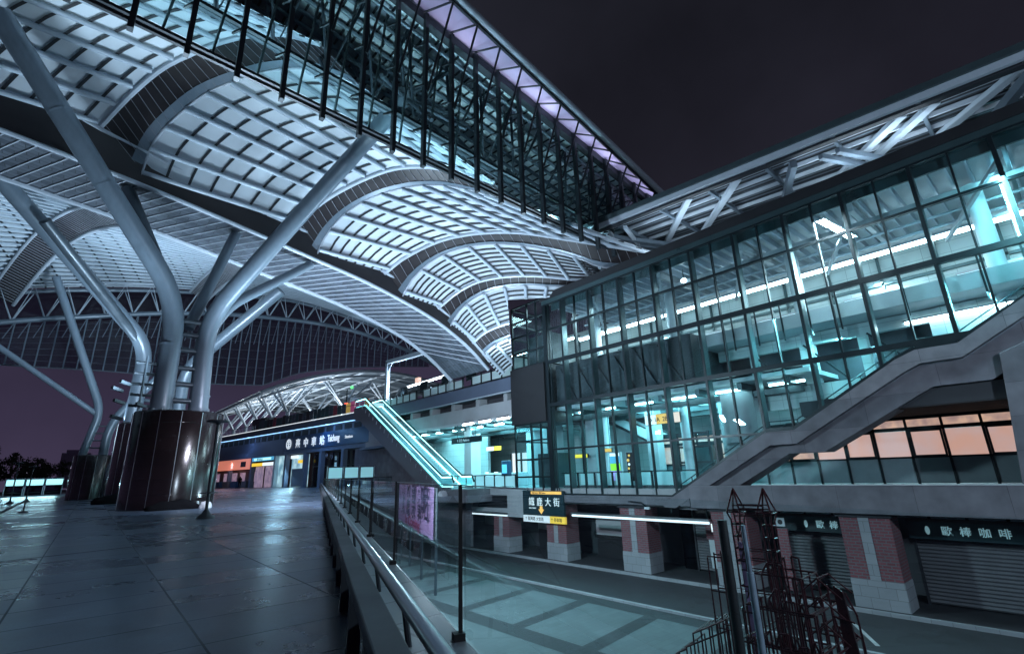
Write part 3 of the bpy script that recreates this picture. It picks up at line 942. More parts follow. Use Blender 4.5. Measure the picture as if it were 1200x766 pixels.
MB().lathe((1.0, 55, 0), [(1.3, 0), (1.3, 3.4), (1.25, 3.5), (.3, 3.5)], 40).build('drum_base', M['granite_base'], T, smooth=True)
seams((1, 55), 1.3, 3.4, 12, T)
MB().tube(bent((.2, 54.8, 3.4), (.85, 54.8, 7.2), (-3.9, 54.4, 18.2), 1.2), .3, 14).build('trunk', M['tube'], T, smooth=True)
MB().tube([(.6, 54.8, 6.9), (-10, 54.6, 14.6)], .22, 12).build('branch', M['tube'], T, smooth=True)
MB().tube(bent((1.55, 54.8, 3.4), (1.6, 54.8, 6.2), (5.2, 53, 11.5), 1.6), .33, 14).build('trunk', M['tube'], T, smooth=True)
for z in (4.1, 4.7, 5.3, 5.9):
    MB().tube([(.3, 54.7, z), (1.6, 54.7, z)], .06, 6).build('rung', M['tube_dark'], T, smooth=True)
exec_after = []

# ------------------------------------------------------------------ glass hall (facade at X = 24.6)
FX = 24.6
def stairtop(y):
    P = [(-8, 11.6), (-2.2, 8.0), (.5, 6.32), (2.5, 5.2), (3.8, 5.2), (4.5, 4.9), (8.75, 2.5), (10.0, 2.5), (15.7, -.7), (40, -.7)]
    for (a, za), (b, zb2) in zip(P, P[1:]):
        if a <= y <= b:
            return za + (zb2 - za) * (y - a) / (b - a)
    return -.7
H = thing('glass_hall', 'long glazed station hall with dark mullions, lit white and teal inside', 'glass building', (FX, 10, -.5))
gy = [1.2 + 1.27 * k for k in range(-6, 19)]          # mullion lines
yend = 24.35
TZ = [-.42, 2.47, 5.5, 8.55, 10.95, 12.9]
for i, y in enumerate(gy):
    k = i - 6
    zb = max(-.42, stairtop(y))
    if zb > 12:
        continue
    if k % 2:
        o = MB().box(FX - .05, FX + .42, y - .08, y + .08, zb, 13.1).build('mullion', M['mull_l'], H)
        MB().box(FX - .09, FX - .052, y - .06, y + .06, zb, 13.1).build('cap', M['mull'], o)
    else:
        MB().box(FX - .07, FX + .12, y - .035, y + .035, zb, 13.1).build('mullion', M['mull'], H)
MB().box(FX - .12, FX + .35, yend - .1, yend + .12, -.42, 13.1).build('corner_post', M['mull'], H)
for z in TZ:
    ystart = -6.4
    yy = yend
    while yy > -6.4 and stairtop(yy - .05) < z - .05:
        yy -= .05
    if yy > yend - .3:
        continue
    hh = .12 if z in (8.55, 5.5) else .055
    MB().box(FX - .1, FX + .1, yy, yend - .1, z - hh, z + hh).build('transom', M['mull'], H)
# handrail-like sill along the stair glass
sl = MB()
ypts = [-6.4, -2.2, .5, 2.5, 3.8, 4.5, 8.75, 10.0, 15.7]
for a, b in zip(ypts, ypts[1:]):
    sl.beam((FX - .02, a, stairtop(a) + .1), (FX - .02, b, stairtop(b) + .1), .24, .16)
sl.build('stair_sill', M['mull'], H)
# glazing, one sheet per pair of mullions
edges = [-6.42] + [y for y in gy] + [yend]
for a, b in zip(edges, edges[1:]):
    za, zb = max(-.42, stairtop(a)), max(-.42, stairtop(b))
    if za > 12.5:
        continue
    mid = [y for y in (.5, 2.5, 3.8, 4.5, 8.75, 10.0) if a < y < b]
    pts = [(FX, a, za)] + [(FX, y, max(-.42, stairtop(y))) for y in mid] + [(FX, b, zb), (FX, b, 12.95), (FX, a, 12.95)]
    MB().poly(pts).build('glass_pane', M['glass'], H)
MB().box(FX - .18, FX + .55, -8, 24.75, 13.22, 13.72).build('roof_fascia', M['black'], H)
MB().box(FX + .55, 36, -8, 24.75, 13.3, 13.6).build('roof_slab', M['soffit_dark'], H)
MB().box(FX - .14, FX + .4, -8, 24.6, 12.93, 13.217).build('head_soffit', M['mull_l'], H)
MB().box(FX + .55, 33.4, -7.9, 24.2, 12.95, 13.05).build('ceiling_lining', M['wallw'], H)
jo = MB()
y = -7.5
while y < 24:
    jo.box(FX + .6, 33.1, y, y + .1, 12.55, 12.94)
    y += .635
jo.build('ceiling_joist', M['flange'], H)
MB().box(FX + .45, FX + .55, -7.9, 24.2, 12.5, 13.08).build('head_panel', M['mull_l'], H)
bm_ = MB()
for y in (-5.2, -.15, 4.9, 10.0, 15.1, 20.2):
    bm_.beam((FX + .7, y, 12.35), (34, y, 12.6), .22, .34)
    bm_.beam((FX + .7, y, 12.2), (29.5, y + 2.5, 10.9), .14, .14)
for x in (27.2, 31.2):
    bm_.beam((x, -7, 12.1), (x, 24, 12.1), .3, .3)
bm_.build('ceiling_beam', M['concrete_l'], H)
MB().box(33.2, 33.5, -8, 38, 8.3, 13.2).build('back_wall', M['wall_teal'], H)
wb = MB()
for y in [-7 + 2.54 * i for i in range(18)]:
    wb.box(33.05, 33.19, y, y + .14, 8.3, 12.9)
wb.box(33.05, 33.19, -8, 24.4, 10.55, 10.7)
wb.build('wall_frame', M['mull_l'], H)
pp = MB()
for z, x in ((11.9, 28.6), (11.6, 29.2), (12.2, 31.8)):
    pp.tube([(x, -7.5, z), (x, 24, z)], .07, 8)
pp.build('ceiling_pipe', M['flange'], H)
for y in (.95, 8.6, 16.2, 22.5):
    MB().tube([(28.1, y, -.4 if y > 14 else 2), (28.1, y, 12.6)], .32, 20).build('round_column', M['wallw'], H, smooth=True)
# concourse platform edge inside, beam and clerestory strip
MB().box(26.2, 34, -8, 13.6, 7.55, 8.25).build('gallery_beam', M['concrete_l'], H)
MB().box(25.3, 34, 13.6, 24.3, 5.45, 8.35).build('dark_spandrel', M['soffit_dark'], H)
gr = MB()
for y in [14.4 + 1.6 * i for i in range(6)]:
    gr.beam((25.2, y, 5.7), (25.2, y + 1.4, 8.1), .09, .09)
    gr.beam((25.25, y + .2, 8.2), (25.25, y + 1.3, 8.3), .06, .06)
gr.build('spandrel_brace', M['rail_dark'], H)
# stair well: rear concrete wall with deep openings, landings, flights
W = MB()
W.box(27.9, 28.2, -8, 3.6, 3.8, 7.5)
W.box(27.9, 28.2, 3.6, 13.4, 6.9, 7.5)
W.box(27.9, 28.2, 3.6, 13.4, 3.8, 4.9)
for y in (6.0, 8.6, 11.2):
    W.box(27.7, 28.2, y, y + .35, 4.9, 6.9)
W.build('stair_wall', M['wall_teal'], H)
MB().box(29.6, 29.8, 3.6, 13.4, 4.4, 7.2).build('recess_back', M['conc_dark'], H)
MB().box(26.9, 27.9, 11.4, 13.2, 1.4, 5.0).build('concrete_pier', M['concrete_l'], H)
db = MB()
for y in (4.2, 7.0, 9.6):
    db.beam((27.6, y, 4.9), (27.6, y + 1.7, 6.9), .09, .09)
db.build('wall_brace', M['mull'], H)
gp = MB()
for y in [-5 + 1.27 * i for i in range(14)]:
    gp.box(26.15, 26.2, y, y + .07, 7.0, 8.9)
gp.box(26.1, 26.2, -6, 13.4, 8.86, 8.93)
gp.build('gallery_rail', M['mull'], H)
ST = thing('concrete_stair', 'concrete stair climbing to the right behind the glass, with a thick sloping stringer and landings', 'stair', (FX, 6, -1))
tp = [(15.9, -.78), (10.0, 2.5), (8.75, 2.5), (4.5, 4.93), (3.8, 5.2), (2.5, 5.2), (-2.2, 8.0), (-8, 11.5)]
lo = [(15.9, -1.0), (15.2, -1.0), (9.9, 1.9), (8.75, 1.9), (4.4, 4.35), (3.75, 4.65), (2.5, 4.65), (-2.2, 7.4), (-8, 10.9)]
pts = [(FX - .3, y, z) for y, z in tp] + [(FX - .3, y, z) for y, z in reversed(lo)]
MB().prism(pts, (.32, 0, 0)).build('stringer', M['concrete'], ST)
lo2 = [(14.0, -1.1), (9.25, 1.5), (7.8, 1.5), (3.6, 3.75), (1.9, 3.75), (-2.2, 6.3), (-8, 9.9)]
pts = [(FX + .05, y, z) for y, z in ([(15.2, -1.1)] + [(y, z + .02) for y, z in lo[1:]])] + [(FX + .05, y, z) for y, z in reversed(lo2)]
MB().prism(pts, (1.3, 0, 0)).build('flight', M['concrete'], ST)
hr = MB()
for dx, dz in ((.35, .55), (.35, .95), (2.4, .95), (2.4, .6)):
    P = [(FX + dx, y, z + dz - .45) for y, z in tp[:-1]]
    hr.tube(P, .028, 6)
for (y0, z0), (y1, z1) in zip(tp, tp[1:]):
    n = max(1, int(abs(y1 - y0) / 1.3))
    for k in range(n):
        t = k / n
        y = y0 + (y1 - y0) * t; z = z0 + (z1 - z0) * t
        if y > -3:
            hr.beam((FX + .35, y, z - .5), (FX + .35, y, z + .5), .04, .05)
hr.build('handrail', M['mull_l'], ST)
# right-hand pier and first-floor edges
tag(MB().prism([(FX - .3, 1.95, .1), (FX - .3, 1.5, 4.6), (FX - .3, -8, 8.5), (FX - .3, -8, .1)], (2.6, 0, 0)).build('concrete_pier', M['concrete'], bevel=.03),
    'wide concrete pier carrying the stair at the right edge', 'pier')
P = thing('parapet_beam', 'long plain concrete parapet beam over the brick arcade, below the stair', 'concrete beam', (FX, 2, -1))
MB().box(FX - .34, FX - .02, -9, 14.3, -.97, .12).build('beam', M['concrete'], P, bevel=.02)
MB().box(FX - .36, FX + .04, -9, 11.0, .122, .16).build('coping', M['concrete_l'], P)
# under-stair soffit of fine dark slats
sof = MB().box(FX + .3, 30, -8, 8.5, 3.1, 3.75).build('slatted_soffit', M['soffit_dark'])
tag(sof, 'dark slatted soffit under the stair above the orange windows', 'soffit')
s2 = MB()
for k in range(28):
    s2.box(FX + .25 + k * .19, FX + .3 + k * .19, -8, 8.4, 3.04, 3.098)
s2.build('slat', M['black'], sof)

# window wall under the stair: orange lit upper panes
Wn = thing('lit_window_wall', 'low window wall under the stair with orange lit panes above pale teal panels', 'window wall', (30, 6, 0))
y = -1.0
k = 0
while y < 19:
    MB().box(30, 30.12, y - .05, y + .05, -.1, 3.1).build('mullion', M['mull'], Wn)
    y1 = y + 1.36
    MB().box(30.06, 30.1, y + .05, y1 - .05, .0, 1.12).build('lower_panel', M['lowpan'], Wn)
    lit = (k % 5) != 3
    MB().box(30.08, 30.1, y + .05, y1 - .05, 1.2, 2.38).build('lit_pane', M['w_orange'] if y < 9.5 else M['w_warm'], Wn)
    MB().box(30.08, 30.1, y + .05, y1 - .05, 2.56, 2.9).build('top_pane', M['w_warm'], Wn)
    if k % 2 == 0:
        fr = MB()
        fr.box(29.96, 30.05, y + .06, y1 - .06, 1.16, 1.26); fr.box(29.96, 30.05, y + .06, y1 - .06, 2.32, 2.42)
        fr.box(29.96, 30.05, y + .06, y + .14, 1.26, 2.32); fr.box(29.96, 30.05, y1 - .14, y1 - .06, 1.26, 2.32)
        fr.build('sash', M['mull'], Wn)
    y = y1; k += 1
MB().box(30, 30.13, -1, y, 1.12, 1.2).build('rail', M['mull'], Wn)
MB().box(30, 30.13, -1, y, 2.4, 2.56).build('rail', M['mull'], Wn)
MB().box(30, 30.13, -1, y, 2.9, 3.2).build('rail', M['mull'], Wn)

# ------------------------------------------------------------------ concourse inside
struct('escalator_landing', MB().box(22.2, 24.55, 31.0, 36.0, -1.0, -.06), M['concrete'])
struct('concourse_floor', MB().box(FX - .02, 44, -9, 52, -1.0, -.05), M['hall_floor'])
MB_ = MB().box(FX - .28, FX - .03, 14.35, 24.5, -.9, -.45).build('slab_edge', M['concrete'])
tag(MB_, 'concrete slab edge under the glass hall, between the stair foot and the blue sign', 'slab edge')
low = thing('hall_parapet', 'white parapet panels with dark posts just inside the foot of the glass hall', 'parapet', (25.2, 20, 0))
y = 14.2
while y < 24:
    MB().box(25.3, 25.36, y + .12, y + 1.3, .12, .82).build('panel', M['frost'], low)
    MB().box(25.2, 25.3, y + .01, y + .1, -.4, .88).build('post', M['mull'], low)
    y += 1.42
MB().box(25.2, 25.3, 14.2, 24.2, .86, .92).build('rail', M['mull'], low)
MB().box(25.3, 25.5, 14.2, 24.2, -.4, .1).build('plinth', M['conc_dark'], low)
hw = MB()
hw.box(38, 38.3, 4, 75, -.05, 5.4)
o = hw.build('hall_back_wall', M['wall_teal']); tag(o, 'pale tiled rear wall of the teal-lit concourse', 'wall')
o = MB().box(FX + .9, 38, 8, 52, 5.2, 5.42).build('hall_ceiling', M['wallw']); o['kind'] = 'structure'
o = MB().box(31.6, 31.9, 40.5, 60, -.05, 5.2).build('tiled_wall', M['wall_teal']); tag(o, 'pale tiled wall behind the escalator', 'wall')
rng = random.Random(3)
ci = 0
clabels = ['pale concourse column just behind the escalator foot', 'pale concourse column behind the glass balustrade', 'concourse column right of the hanging yellow sign', 'teal column behind the first glass bay', 'teal column inside the glass hall by the poster screens', 'concourse column near the stair foot', 'far concourse column deep in the hall']
for (x, y, r) in ((27.5, 37.6, .55), (31, 33.0, .5), (29, 28.6, .6), (28.6, 24, .4), (29.5, 19.4, .4), (29, 13.8, .45), (35, 26, .5)):
    o = MB().box(x - r, x + r, y - r, y + r, -.05, 5.2).build('concrete_column', M['concrete_l'], bevel=.04)
    tag(o, clabels[ci], 'column', 'columns inside the concourse'); ci += 1
# clutter of the concourse: ceiling ducts and beams
o = thing('ceiling_ducts', 'dark ducts and beams crossing under the concourse ceiling', 'ducts', (30, 26, 5))
d = MB()
for y in [9 + 2.4 * i for i in range(17)]:
    d.box(FX + 1.2, 37.5, y, y + .25, 4.85, 5.2)
d.build('cross_beam', M['mull_l'], o)
d = MB()
for x in (27.0, 30.3, 33.4):
    d.box(x, x + .5, 9, 51, 4.55, 4.84)
d.build('duct', M['dteal'], o)
# ceiling tubes
def tubelight(x, y0, y1, z, m, label, group, r=.05, cat='ceiling light'):
    T = thing('fluorescent_light', label, cat, (x, y0, z), group)
    MB().tube([(x, y0, z), (x, y1, z)], r, 8).build('lamp_tube', M[m], T, smooth=True)
    MB().box(x - r * 1.6, x + r * 1.6, y0 - .05, y1 + .05, z + r * 1.05, z + r * 2.6).build('housing', M['steel'], T)
    return T
i = 0
for y in [8.6 + 2.9 * j for j in range(15)]:
    for x in (26.5, 31.8):
        tubelight(x, y, y + 1.7, 4.95, 'tube_t', 'teal ceiling tube in the concourse ceiling row', 'concourse ceiling tubes', .06)
for j in range(9):
    y = -6 + 3.55 * j
    tubelight(30, y, y + 3.45, 11.35, 'tube_w', 'white tube of the long bright line along the upper hall', 'upper hall tube line', .09)
for j in range(6):
    y = -5 + 5 * j
    tubelight(32.4, y, y + 2.6, 9.9, 'tube_s', 'dimmer tube low on the rear wall of the upper hall', 'upper hall rear tubes', .06)
tubelight(27.6, .6, 4.4, 7.0, 'tube_w', 'bright tube on the teal concrete wall above the stair landing', None, .05)
tubelight(27.6, -5.5, -1, 8.6, 'tube_t', 'teal tube on the stair wall at the right edge', None, .05)
o = thing('wall_lamp', 'round bright lamp high in the glass hall near its roof', 'lamp', (26.4, 14.1, 12.1))
MB().lathe((26.4, 14.1, 11.95), [(.05, -.12), (.16, -.05), (.18, .05), (.1, .14)], 16).build('lens', M['lumi'], o, smooth=True)
MB().tube([(26.4, 14.1, 12.08), (26.4, 14.1, 12.7)], .03, 8).build('stem', M['mull'], o)
for i, (y, x, z) in enumerate(((34.6, 25.4, 5.2), (32.2, 25.4, 5.2), (29.8, 25.4, 5.2))):
    tubelight(x, y, y + 1.5, z, 'tube_w', ('left' if i == 0 else 'middle' if i == 1 else 'right') + ' one of three bright tubes under the concrete beam by the glass tower', 'beam tubes', .07)
# hanging direction signs
def hsign(loc, wy, h, mats, label, txt=None, name='hanging_sign'):
    x, y, z = loc
    T = thing(name, label, 'sign', loc)
    MB().box(x, x + .12, y - wy / 2, y + wy / 2, z, z + h).build('sign_case', M['black'], T)
    n = len(mats)
    for i, m in enumerate(mats):
        a = y + wy / 2 - wy * i / n; b = a - wy / n
        MB().box(x - .02, x - .002, b + .01, a - .01, z + .02, z + h - .02).build('sign_face', M[m], T)
    MB().tube([(x + .06, y - wy * .3, z + h), (x + .06, y - wy * .3, 5.2)], .025, 6).build('hanger', M['mull'], T)
    MB().tube([(x + .06, y + wy * .3, z + h), (x + .06, y + wy * .3, 5.2)], .025, 6).build('hanger', M['mull'], T)
    if txt:
        text('lettering', txt[0], h * .6, M[txt[1]], T, (x - .035, y + wy / 2 - txt[2], z + h * .27), (0, -1, 0), sx=.9)
    return T
hsign((26.2, 16.6, 3.55), 2.4, .62, ['sign_w', 'sign_o', 'sign_pink'], 'white, orange and pink direction sign hanging in the glass hall', ('→ 1A  2B', 'ink', .25))
hsign((27, 21.6, 2.15), .8, .26, ['sign_o'], 'small orange sign hanging above the poster screens')
hsign((28, 25.0, 1.9), 1.6, .28, ['yellow'], 'long yellow sign hanging low inside the first glass bay')
hsign((30.5, 38.2, 3.1), 2.3, .42, ['sign_w', 'yellow'], 'white and yellow direction sign over the bright concourse doorway')
T = hsign((25.2, 35.4, 3.6), 4.4, .5, ['signdark'], 'dark hanging sign with small pale lettering beside the escalator', ('↑ 月台 Platform', 'letters', .9))
# poster screens
for i, (y, m, lab, nm) in enumerate(((20.7, None, 'screen poster in green, blue and purple bands behind the hall glass', 0), (19.35, None, 'dark poster screen with coloured round dishes behind the hall glass', 1))):
    T = thing('poster_screen', lab, 'screen', (26.6, y, 0), None)
    MB().box(26.62, 26.8, y - .46, y + .46, -.05, 2.12).build('case', M['wallw'], T)
    if i == 0:
        for z0, z1, mm in ((.35, .95, 'scr_purple'), (.96, 1.4, 'scr_green'), (1.41, 1.85, 'scr_blue'), (1.86, 2.05, 'sign_w')):
            MB().box(26.59, 26.615, y - .38, y + .38, z0, z1).build('screen', M[mm], T)
    else:
        MB().box(26.59, 26.615, y - .4, y + .4, .3, 2.05).build('screen', M['ink'], T)
        rr = random.Random(11)
        for k in range(12):
            cy = y - .26 + .52 * (k % 2) + rr.uniform(-.08, .08); cz = .5 + .27 * (k // 2) + rr.uniform(-.04, .04)
            MB().tube([(26.57, cy, cz), (26.588, cy, cz)], rr.uniform(.07, .12), 12).build('picture_dot', M[rr.choice(['sign_o', 'sign_w', 'sign_pink', 'yellow'])], T)
# inner escalator and ticket gates glimpsed through the glass
T = thing('inner_escalator', 'white inner escalator glimpsed through the hall glass behind the poster screens', 'escalator', (31, 22, 0))
for x in (30.6, 32.2):
    MB().prism([(x, 15.0, .0), (x, 24.5, 4.9), (x, 24.5, 5.4), (x, 15.0, .95)], (.12, 0, 0)).build('side_panel', M['wallw'], T)
    MB().tube([(x + .06, 14.5, 1.0), (x + .06, 15.0, 1.05), (x + .06, 24.5, 5.5)], .06, 8).build('handrail', M['rubber'], T, smooth=True)
MB().prism([(30.72, 15, .1), (30.72, 24.5, 5.0), (30.72, 24.5, 4.6), (30.72, 15, -.04)], (1.48, 0, 0)).build('steps', M['rail_dark'], T)
T = thing('lift_cabin', 'glass lift cabin with dark frame seen through the hall glass near the stair foot', 'lift', (29, 14.6, 0))
f_ = MB()
for (x, y) in ((28.2, 14.9), (28.2, 17.2), (30.2, 14.9), (30.2, 17.2)):
    f_.box(x - .05, x + .05, y - .05, y + .05, -.05, 3.1)
for z in (.05, 1.3, 2.2, 3.0):
    f_.box(28.16, 28.24, 14.95, 17.15, z - .06, z + .06)
f_.build('frame', M['mull'], T)
MB().quad((28.2, 14.95, 0), (28.2, 17.15, 0), (28.2, 17.15, 3), (28.2, 14.95, 3)).build('glazing', M['glass_bal'], T)
MB().box(29.2, 29.6, 15.3, 16.7, 0, 2.3).build('cabin', M['dteal'], T)
glabels = ['leftmost ticket gate', 'second ticket gate from the left', 'third ticket gate from the left', 'rightmost ticket gate']
for i in range(4):
    y = 35.8 - 1.3 * i
    T = thing('ticket_gate', glabels[i] + ' behind the glass balustrade', 'ticket gate', (28.2, y, 0), 'ticket gates in the concourse')
    MB().box(27.5, 29.0, y - .12, y + .12, -.05, 1.05).build('cabinet', M['wallw'], T, bevel=.03)
    MB().box(27.6, 27.9, y - .1, y + .1, 1.06, 1.12).build('reader', M['tube_s'], T)
T = thing('doorway', 'bright white doorway with glass doors in the rear of the concourse', 'doorway', (36.5, 40, 0))
MB().box(37.8, 37.9, 38.5, 44.0, 0, 3.1).build('lit_wall', M['sign_w'], T)
for y in (38.6, 40.4, 42.2, 43.9):
    MB().box(37.5, 37.7, y - .06, y + .06, 0, 3.1).build('door_frame', M['mull_l'], T)
MB().box(37.3, 37.7, 38.5, 44, 3.1, 3.3).build('lintel', M['wallw'], T)
T = thing('info_kiosk', 'teal blue kiosk cabinet standing behind the glass balustrade', 'kiosk', (27.2, 32.6, 0))
MB().box(27.1, 27.5, 32.1, 33.0, -.05, 2.0).build('cabinet', M['screen_pan'] if False else M['sky_blue'], T, bevel=.05)
MB().box(27.07, 27.098, 32.25, 32.85, 1.0, 1.7).build('screen', M['scr_blue'], T)

# balustrade at the open concourse edge
B = thing('concourse_balustrade', 'balustrade of frosted teal-lit panels with dark frame at the open concourse edge', 'balustrade', (FX, 32, 0))
y = 28.35
for k in range(7):
    y1 = y + 1.24
    MB().box(FX + .03, FX + .07, y + .06, y1 - .06, .08, .8).build('panel', M['frost'], B)
    MB().box(FX - .01, FX + .09, y - .04, y + .04, -.05, .9).build('post', M['mull'], B)
    y = y1
MB().box(FX - .01, FX + .09, y - .04, y + .04, -.05, .9).build('post', M['mull'], B)
MB().box(FX - .02, FX + .1, 28.3, y + .04, .85, .92).build('top_rail', M['mull'], B)
# slab fascia with slot and the concrete frame at the blue sign
T = thing('slab_fascia', 'concrete slab fascia with a dark slot under the frosted balustrade', 'fascia', (FX, 33, -1))
f_ = MB()
f_.box(FX - .28, FX - .03, 27.3, 41, -.55, -.06)
f_.box(FX - .28, FX - .03, 34.2, 41, -1.75, -.55)
f_.box(FX - .28, FX - .03, 27.3, 29.0, -2.0, -.55)
f_.box(FX - .28, FX - .03, 29.0, 34.2, -1.75, -1.45)
f_.build('concrete_face', M['concrete_l'], T)
MB().box(FX - .1, FX - .04, 29.0, 34.2, -1.45, -.55).build('slot', M['black'], T)

# ------------------------------------------------------------------ glass lift tower with the black cladding box
T = thing('lift_tower', 'square glass lift tower with a plain black cladding box at mid height', 'lift tower', (26.4, 26.3, 0))
y0, y1, x0, x1 = 24.6, 28.15, FX, 28.0
for (x, y) in ((x0, y0), (x0, y1), (x1, y0), (x1, y1), (x0, 26.4), (x0, 25.4)):
    MB().box(x - .06, x + .06, y - .06, y + .06, -.4, 13.6).build('post', M['mull'], T)
for z in (-.3, .7, 1.9, 3.2, 4.35, 8.65, 9.8, 11.1, 12.3, 13.55):
    r = MB()
    r.box(x0 - .09, x0 + .05, y0, y1, z - .05, z + .05); r.box(x0, x1, y1 - .05, y1 + .09, z - .05, z + .05)
    r.build('ring_beam', M['mull'], T)
for a, b in ((-.3, 4.35), (8.65, 13.55)):
    MB().quad((x0, y0, a), (x0, y1, a), (x0, y1, b), (x0, y0, b)).build('glazing', M['glass'], T)
    MB().quad((x0, y1, a), (x1, y1, a), (x1, y1, b), (x0, y1, b)).build('glazing', M['glass'], T)
MB().box(x0 - .22, x1, y0 + .02, y1 + .14, 4.42, 8.58).build('cladding_box', M['black'], T)
MB().box(x0 + 1.2, x1 - .6, 25, 27.6, 8.8, 11.2).build('machinery', M['dteal'], T)
MB().tube([(x0 + 1.0, 25.0, -.3), (x0 + 1.0, 25.0, 4.3)], .08, 8).build('guide_rail', M['mull'], T)
MB().tube([(x0 + 1.0, 27.4, -.3), (x0 + 1.0, 27.4, 4.3)], .08, 8).build('guide_rail', M['mull'], T)
MB().box(x0 + 1.3, x1 - .3, 25.2, 27.2, -.2, 2.3).build('cabin', M['mull_l'], T)

# ------------------------------------------------------------------ elevated platform over the open concourse
PL = thing('platform_deck', 'elevated railway platform deck with grey edge beams over the concourse', 'platform', (30, 50, 8))
MB().box(25.0, 44, 28.4, 52.2, 7.25, 8.25).build('deck_slab', M['concrete'], PL)
MB().box(24.65, 25.0, 28.4, 52.2, 7.1, 8.2).build('edge_beam', M['wingwall'], PL)
MB().box(24.5, 24.66, 28.4, 52.2, 7.05, 7.13).build('edge_strip', M['tube_s'] if False else M['flange'], PL)
MB().box(25.5, 26.0, 28.3, 48.5, 5.42, 6.6).build('down_beam', M['concrete_l'], PL)
MB().box(26.6, 27.2, 28.3, 52, 5.42, 7.2).build('inner_beam', M['conc_dark'], PL)
for y in (30.4, 34.2, 38.0, 41.8, 45.6):
    MB().box(25.6, 26.5, y - .25, y + .25, 6.6, 7.25).build('stub_column', M['concrete_l'], PL)
R = thing('platform_railing', 'platform railing of white panels between dark posts above the concourse', 'railing', (FX, 40, 8))
y = 28.5
k = 0
rr = random.Random(5)
while y < 51:
    y1 = y + 1.35
    if k % 6 != 4:
        MB().box(FX + .2, FX + .25, y + .1, y1 - .1, 8.4, 9.05).build('panel', M['frost'], R)
    MB().box(FX + .15, FX + .27, y - .05, y + .05, 8.2, 9.25).build('post', M['mull'], R)
    if k % 3 == 1:
        MB().box(FX + .7, FX + .8, y + .1, y1 + .2, 9.0, 10.1).build('notice_board', M['mull'], R)
    y = y1; k += 1
MB().box(FX + .15, FX + .27, 28.5, y, 9.2, 9.27).build('top_rail', M['mull'], R)
MB().box(FX + .15, FX + .27, 28.5, y, 8.28, 8.36).build('bottom_rail', M['mull'], R)
for j in range(7):
    y = 26.0 + j * 4.0
    tubelight(29.5, y, y + 3.9, 11.5, 'tube_w', 'white tube of the bright line above the platform behind the railing', 'platform tube line', .08)
T = thing('portal_frame', 'pale steel portal frame rising from the platform edge above the escalator', 'portal frame', (FX, 44, 8))
P = [(25.0, 50.2, 8.2), (25.0, 50.2, 13.1), (25.0, 49.6, 13.6), (25.0, 34.5, 12.6)]
f_ = MB()
f_.box(24.8, 25.2, 50.0, 50.45, 8.2, 13.4)
f_.build('post', M['flange'], T, bevel=.03)
MB().beam((25, 50.4, 13.45), (25, 37.4, 12.75), .4, .45).build('beam', M['flange'], T, bevel=.03)
MB().box(24.85, 25.15, 37.3, 37.7, 8.2, 12.7).build('post', M['flange'], T, bevel=.03)
MB().prism([(24.95, 50.0, 12.4), (24.95, 50.0, 13.3), (24.95, 48.9, 13.3)], (.1, 0, 0)).build('knee_brace', M['flange'], T)
T = thing('signal_lamp', 'small lit platform number box with pink glow by the portal frame', 'sign', (25.6, 44.5, 9))
MB().box(25.5, 25.8, 44.2, 44.9, 10.3, 10.8).build('sign_case', M['sign_pink'], T)
MB().tube([(25.65, 44.5, 8.25), (25.65, 44.5, 10.3)], .04, 6).build('stem', M['mull'], T)

# ------------------------------------------------------------------ platform roof over the glass hall
PR = thing('platform_roof', 'high flat platform roof with pale edge band, ribbed underside and crossing steel beams', 'roof', (30, 5, 15))
def prz(y): return 14.84 + .075 * y
def rs(x0, x1, z0, z1, m, name):
    MB().add([(x0, -16, prz(-16) + z0), (x1, -16, prz(-16) + z0), (x1, 20.3, prz(20.3) + z0), (x0, 20.3, prz(20.3) + z0), (x0, -16, prz(-16) + z1), (x1, -16, prz(-16) + z1), (x1, 20.3, prz(20.3) + z1), (x0, 20.3, prz(20.3) + z1)],
             [(0, 3, 2, 1), (4, 5, 6, 7), (0, 1, 5, 4), (1, 2, 6, 5), (2, 3, 7, 6), (3, 0, 4, 7)]).build(name, m, PR)
rs(23.5, 44, .5, .7, M['soffit_dark'], 'deck')
rs(23.42, 23.6, .0, .3, M['flange'], 'edge_band')
rs(23.3, 23.6, .302, .6, M['dteal'], 'edge_gutter')
rs(23.6, 23.9, -.14, -.05, M['rail_dark'], 'edge_trim')
d = MB()
x = 23.8
while x < 43:
    d.add([(x, -16, prz(-16) + .46), (x + .12, -16, prz(-16) + .46), (x + .12, 20.2, prz(20.2) + .46), (x, 20.2, prz(20.2) + .46)], [(0, 1, 2, 3)])
    x += .34
d.build('deck_rib', M['tube'], PR)
def pb(x0, y0, x1, y1, w, h, dz, m, name):
    MB().beam((x0, y0, prz(y0) + dz), (x1, y1, prz(y1) + dz), w, h).build(name, m, PR)
for x in (24.5, 25.5, 26.6, 27.9, 29.4, 31.2, 33.5, 38):
    pb(x, -16, x, 20.1, .1, .2, .3, M['flange'], 'purlin')
for y in [-14 + 3.1 * i for i in range(12)]:
    pb(23.7, y, 43, y + .3, .14, .26, .2, M['tube'], 'cross_beam')
for y in (-12.2, -10.4, -6.0, -1.45, 1.0, 2.1, 9.1, 11.9):
    pb(24.2, y, 34, y + 9.2, .36, .2, .1, M['purlin'], 'main_brace')
for y in (-9.5, -1.6, 6.4):
    pb(24.1, y, 33, y + 4.4, .3, .36, -.32, M['tube'], 'dark_brace')
for y in (-4.2, -3.4, 4.6, 5.3, 17.8, 18.6):
    pb(24.3, y, 32, y - 3.7, .22, .26, -.36, M['tube'], 'cross_tie')
for y in (18.4, 19.6):
    pb(23.9, y, 30, y - 3.2, .2, .22, -.25, M['purlin'], 'end_brace')
    pb(23.9, y - 2.2, 31, y + .4, .2, .22, -.35, M['purlin'], 'end_brace')
pb(23.6, 20.2, 38, 20.2, .3, .4, -.05, M['tube'], 'end_beam')
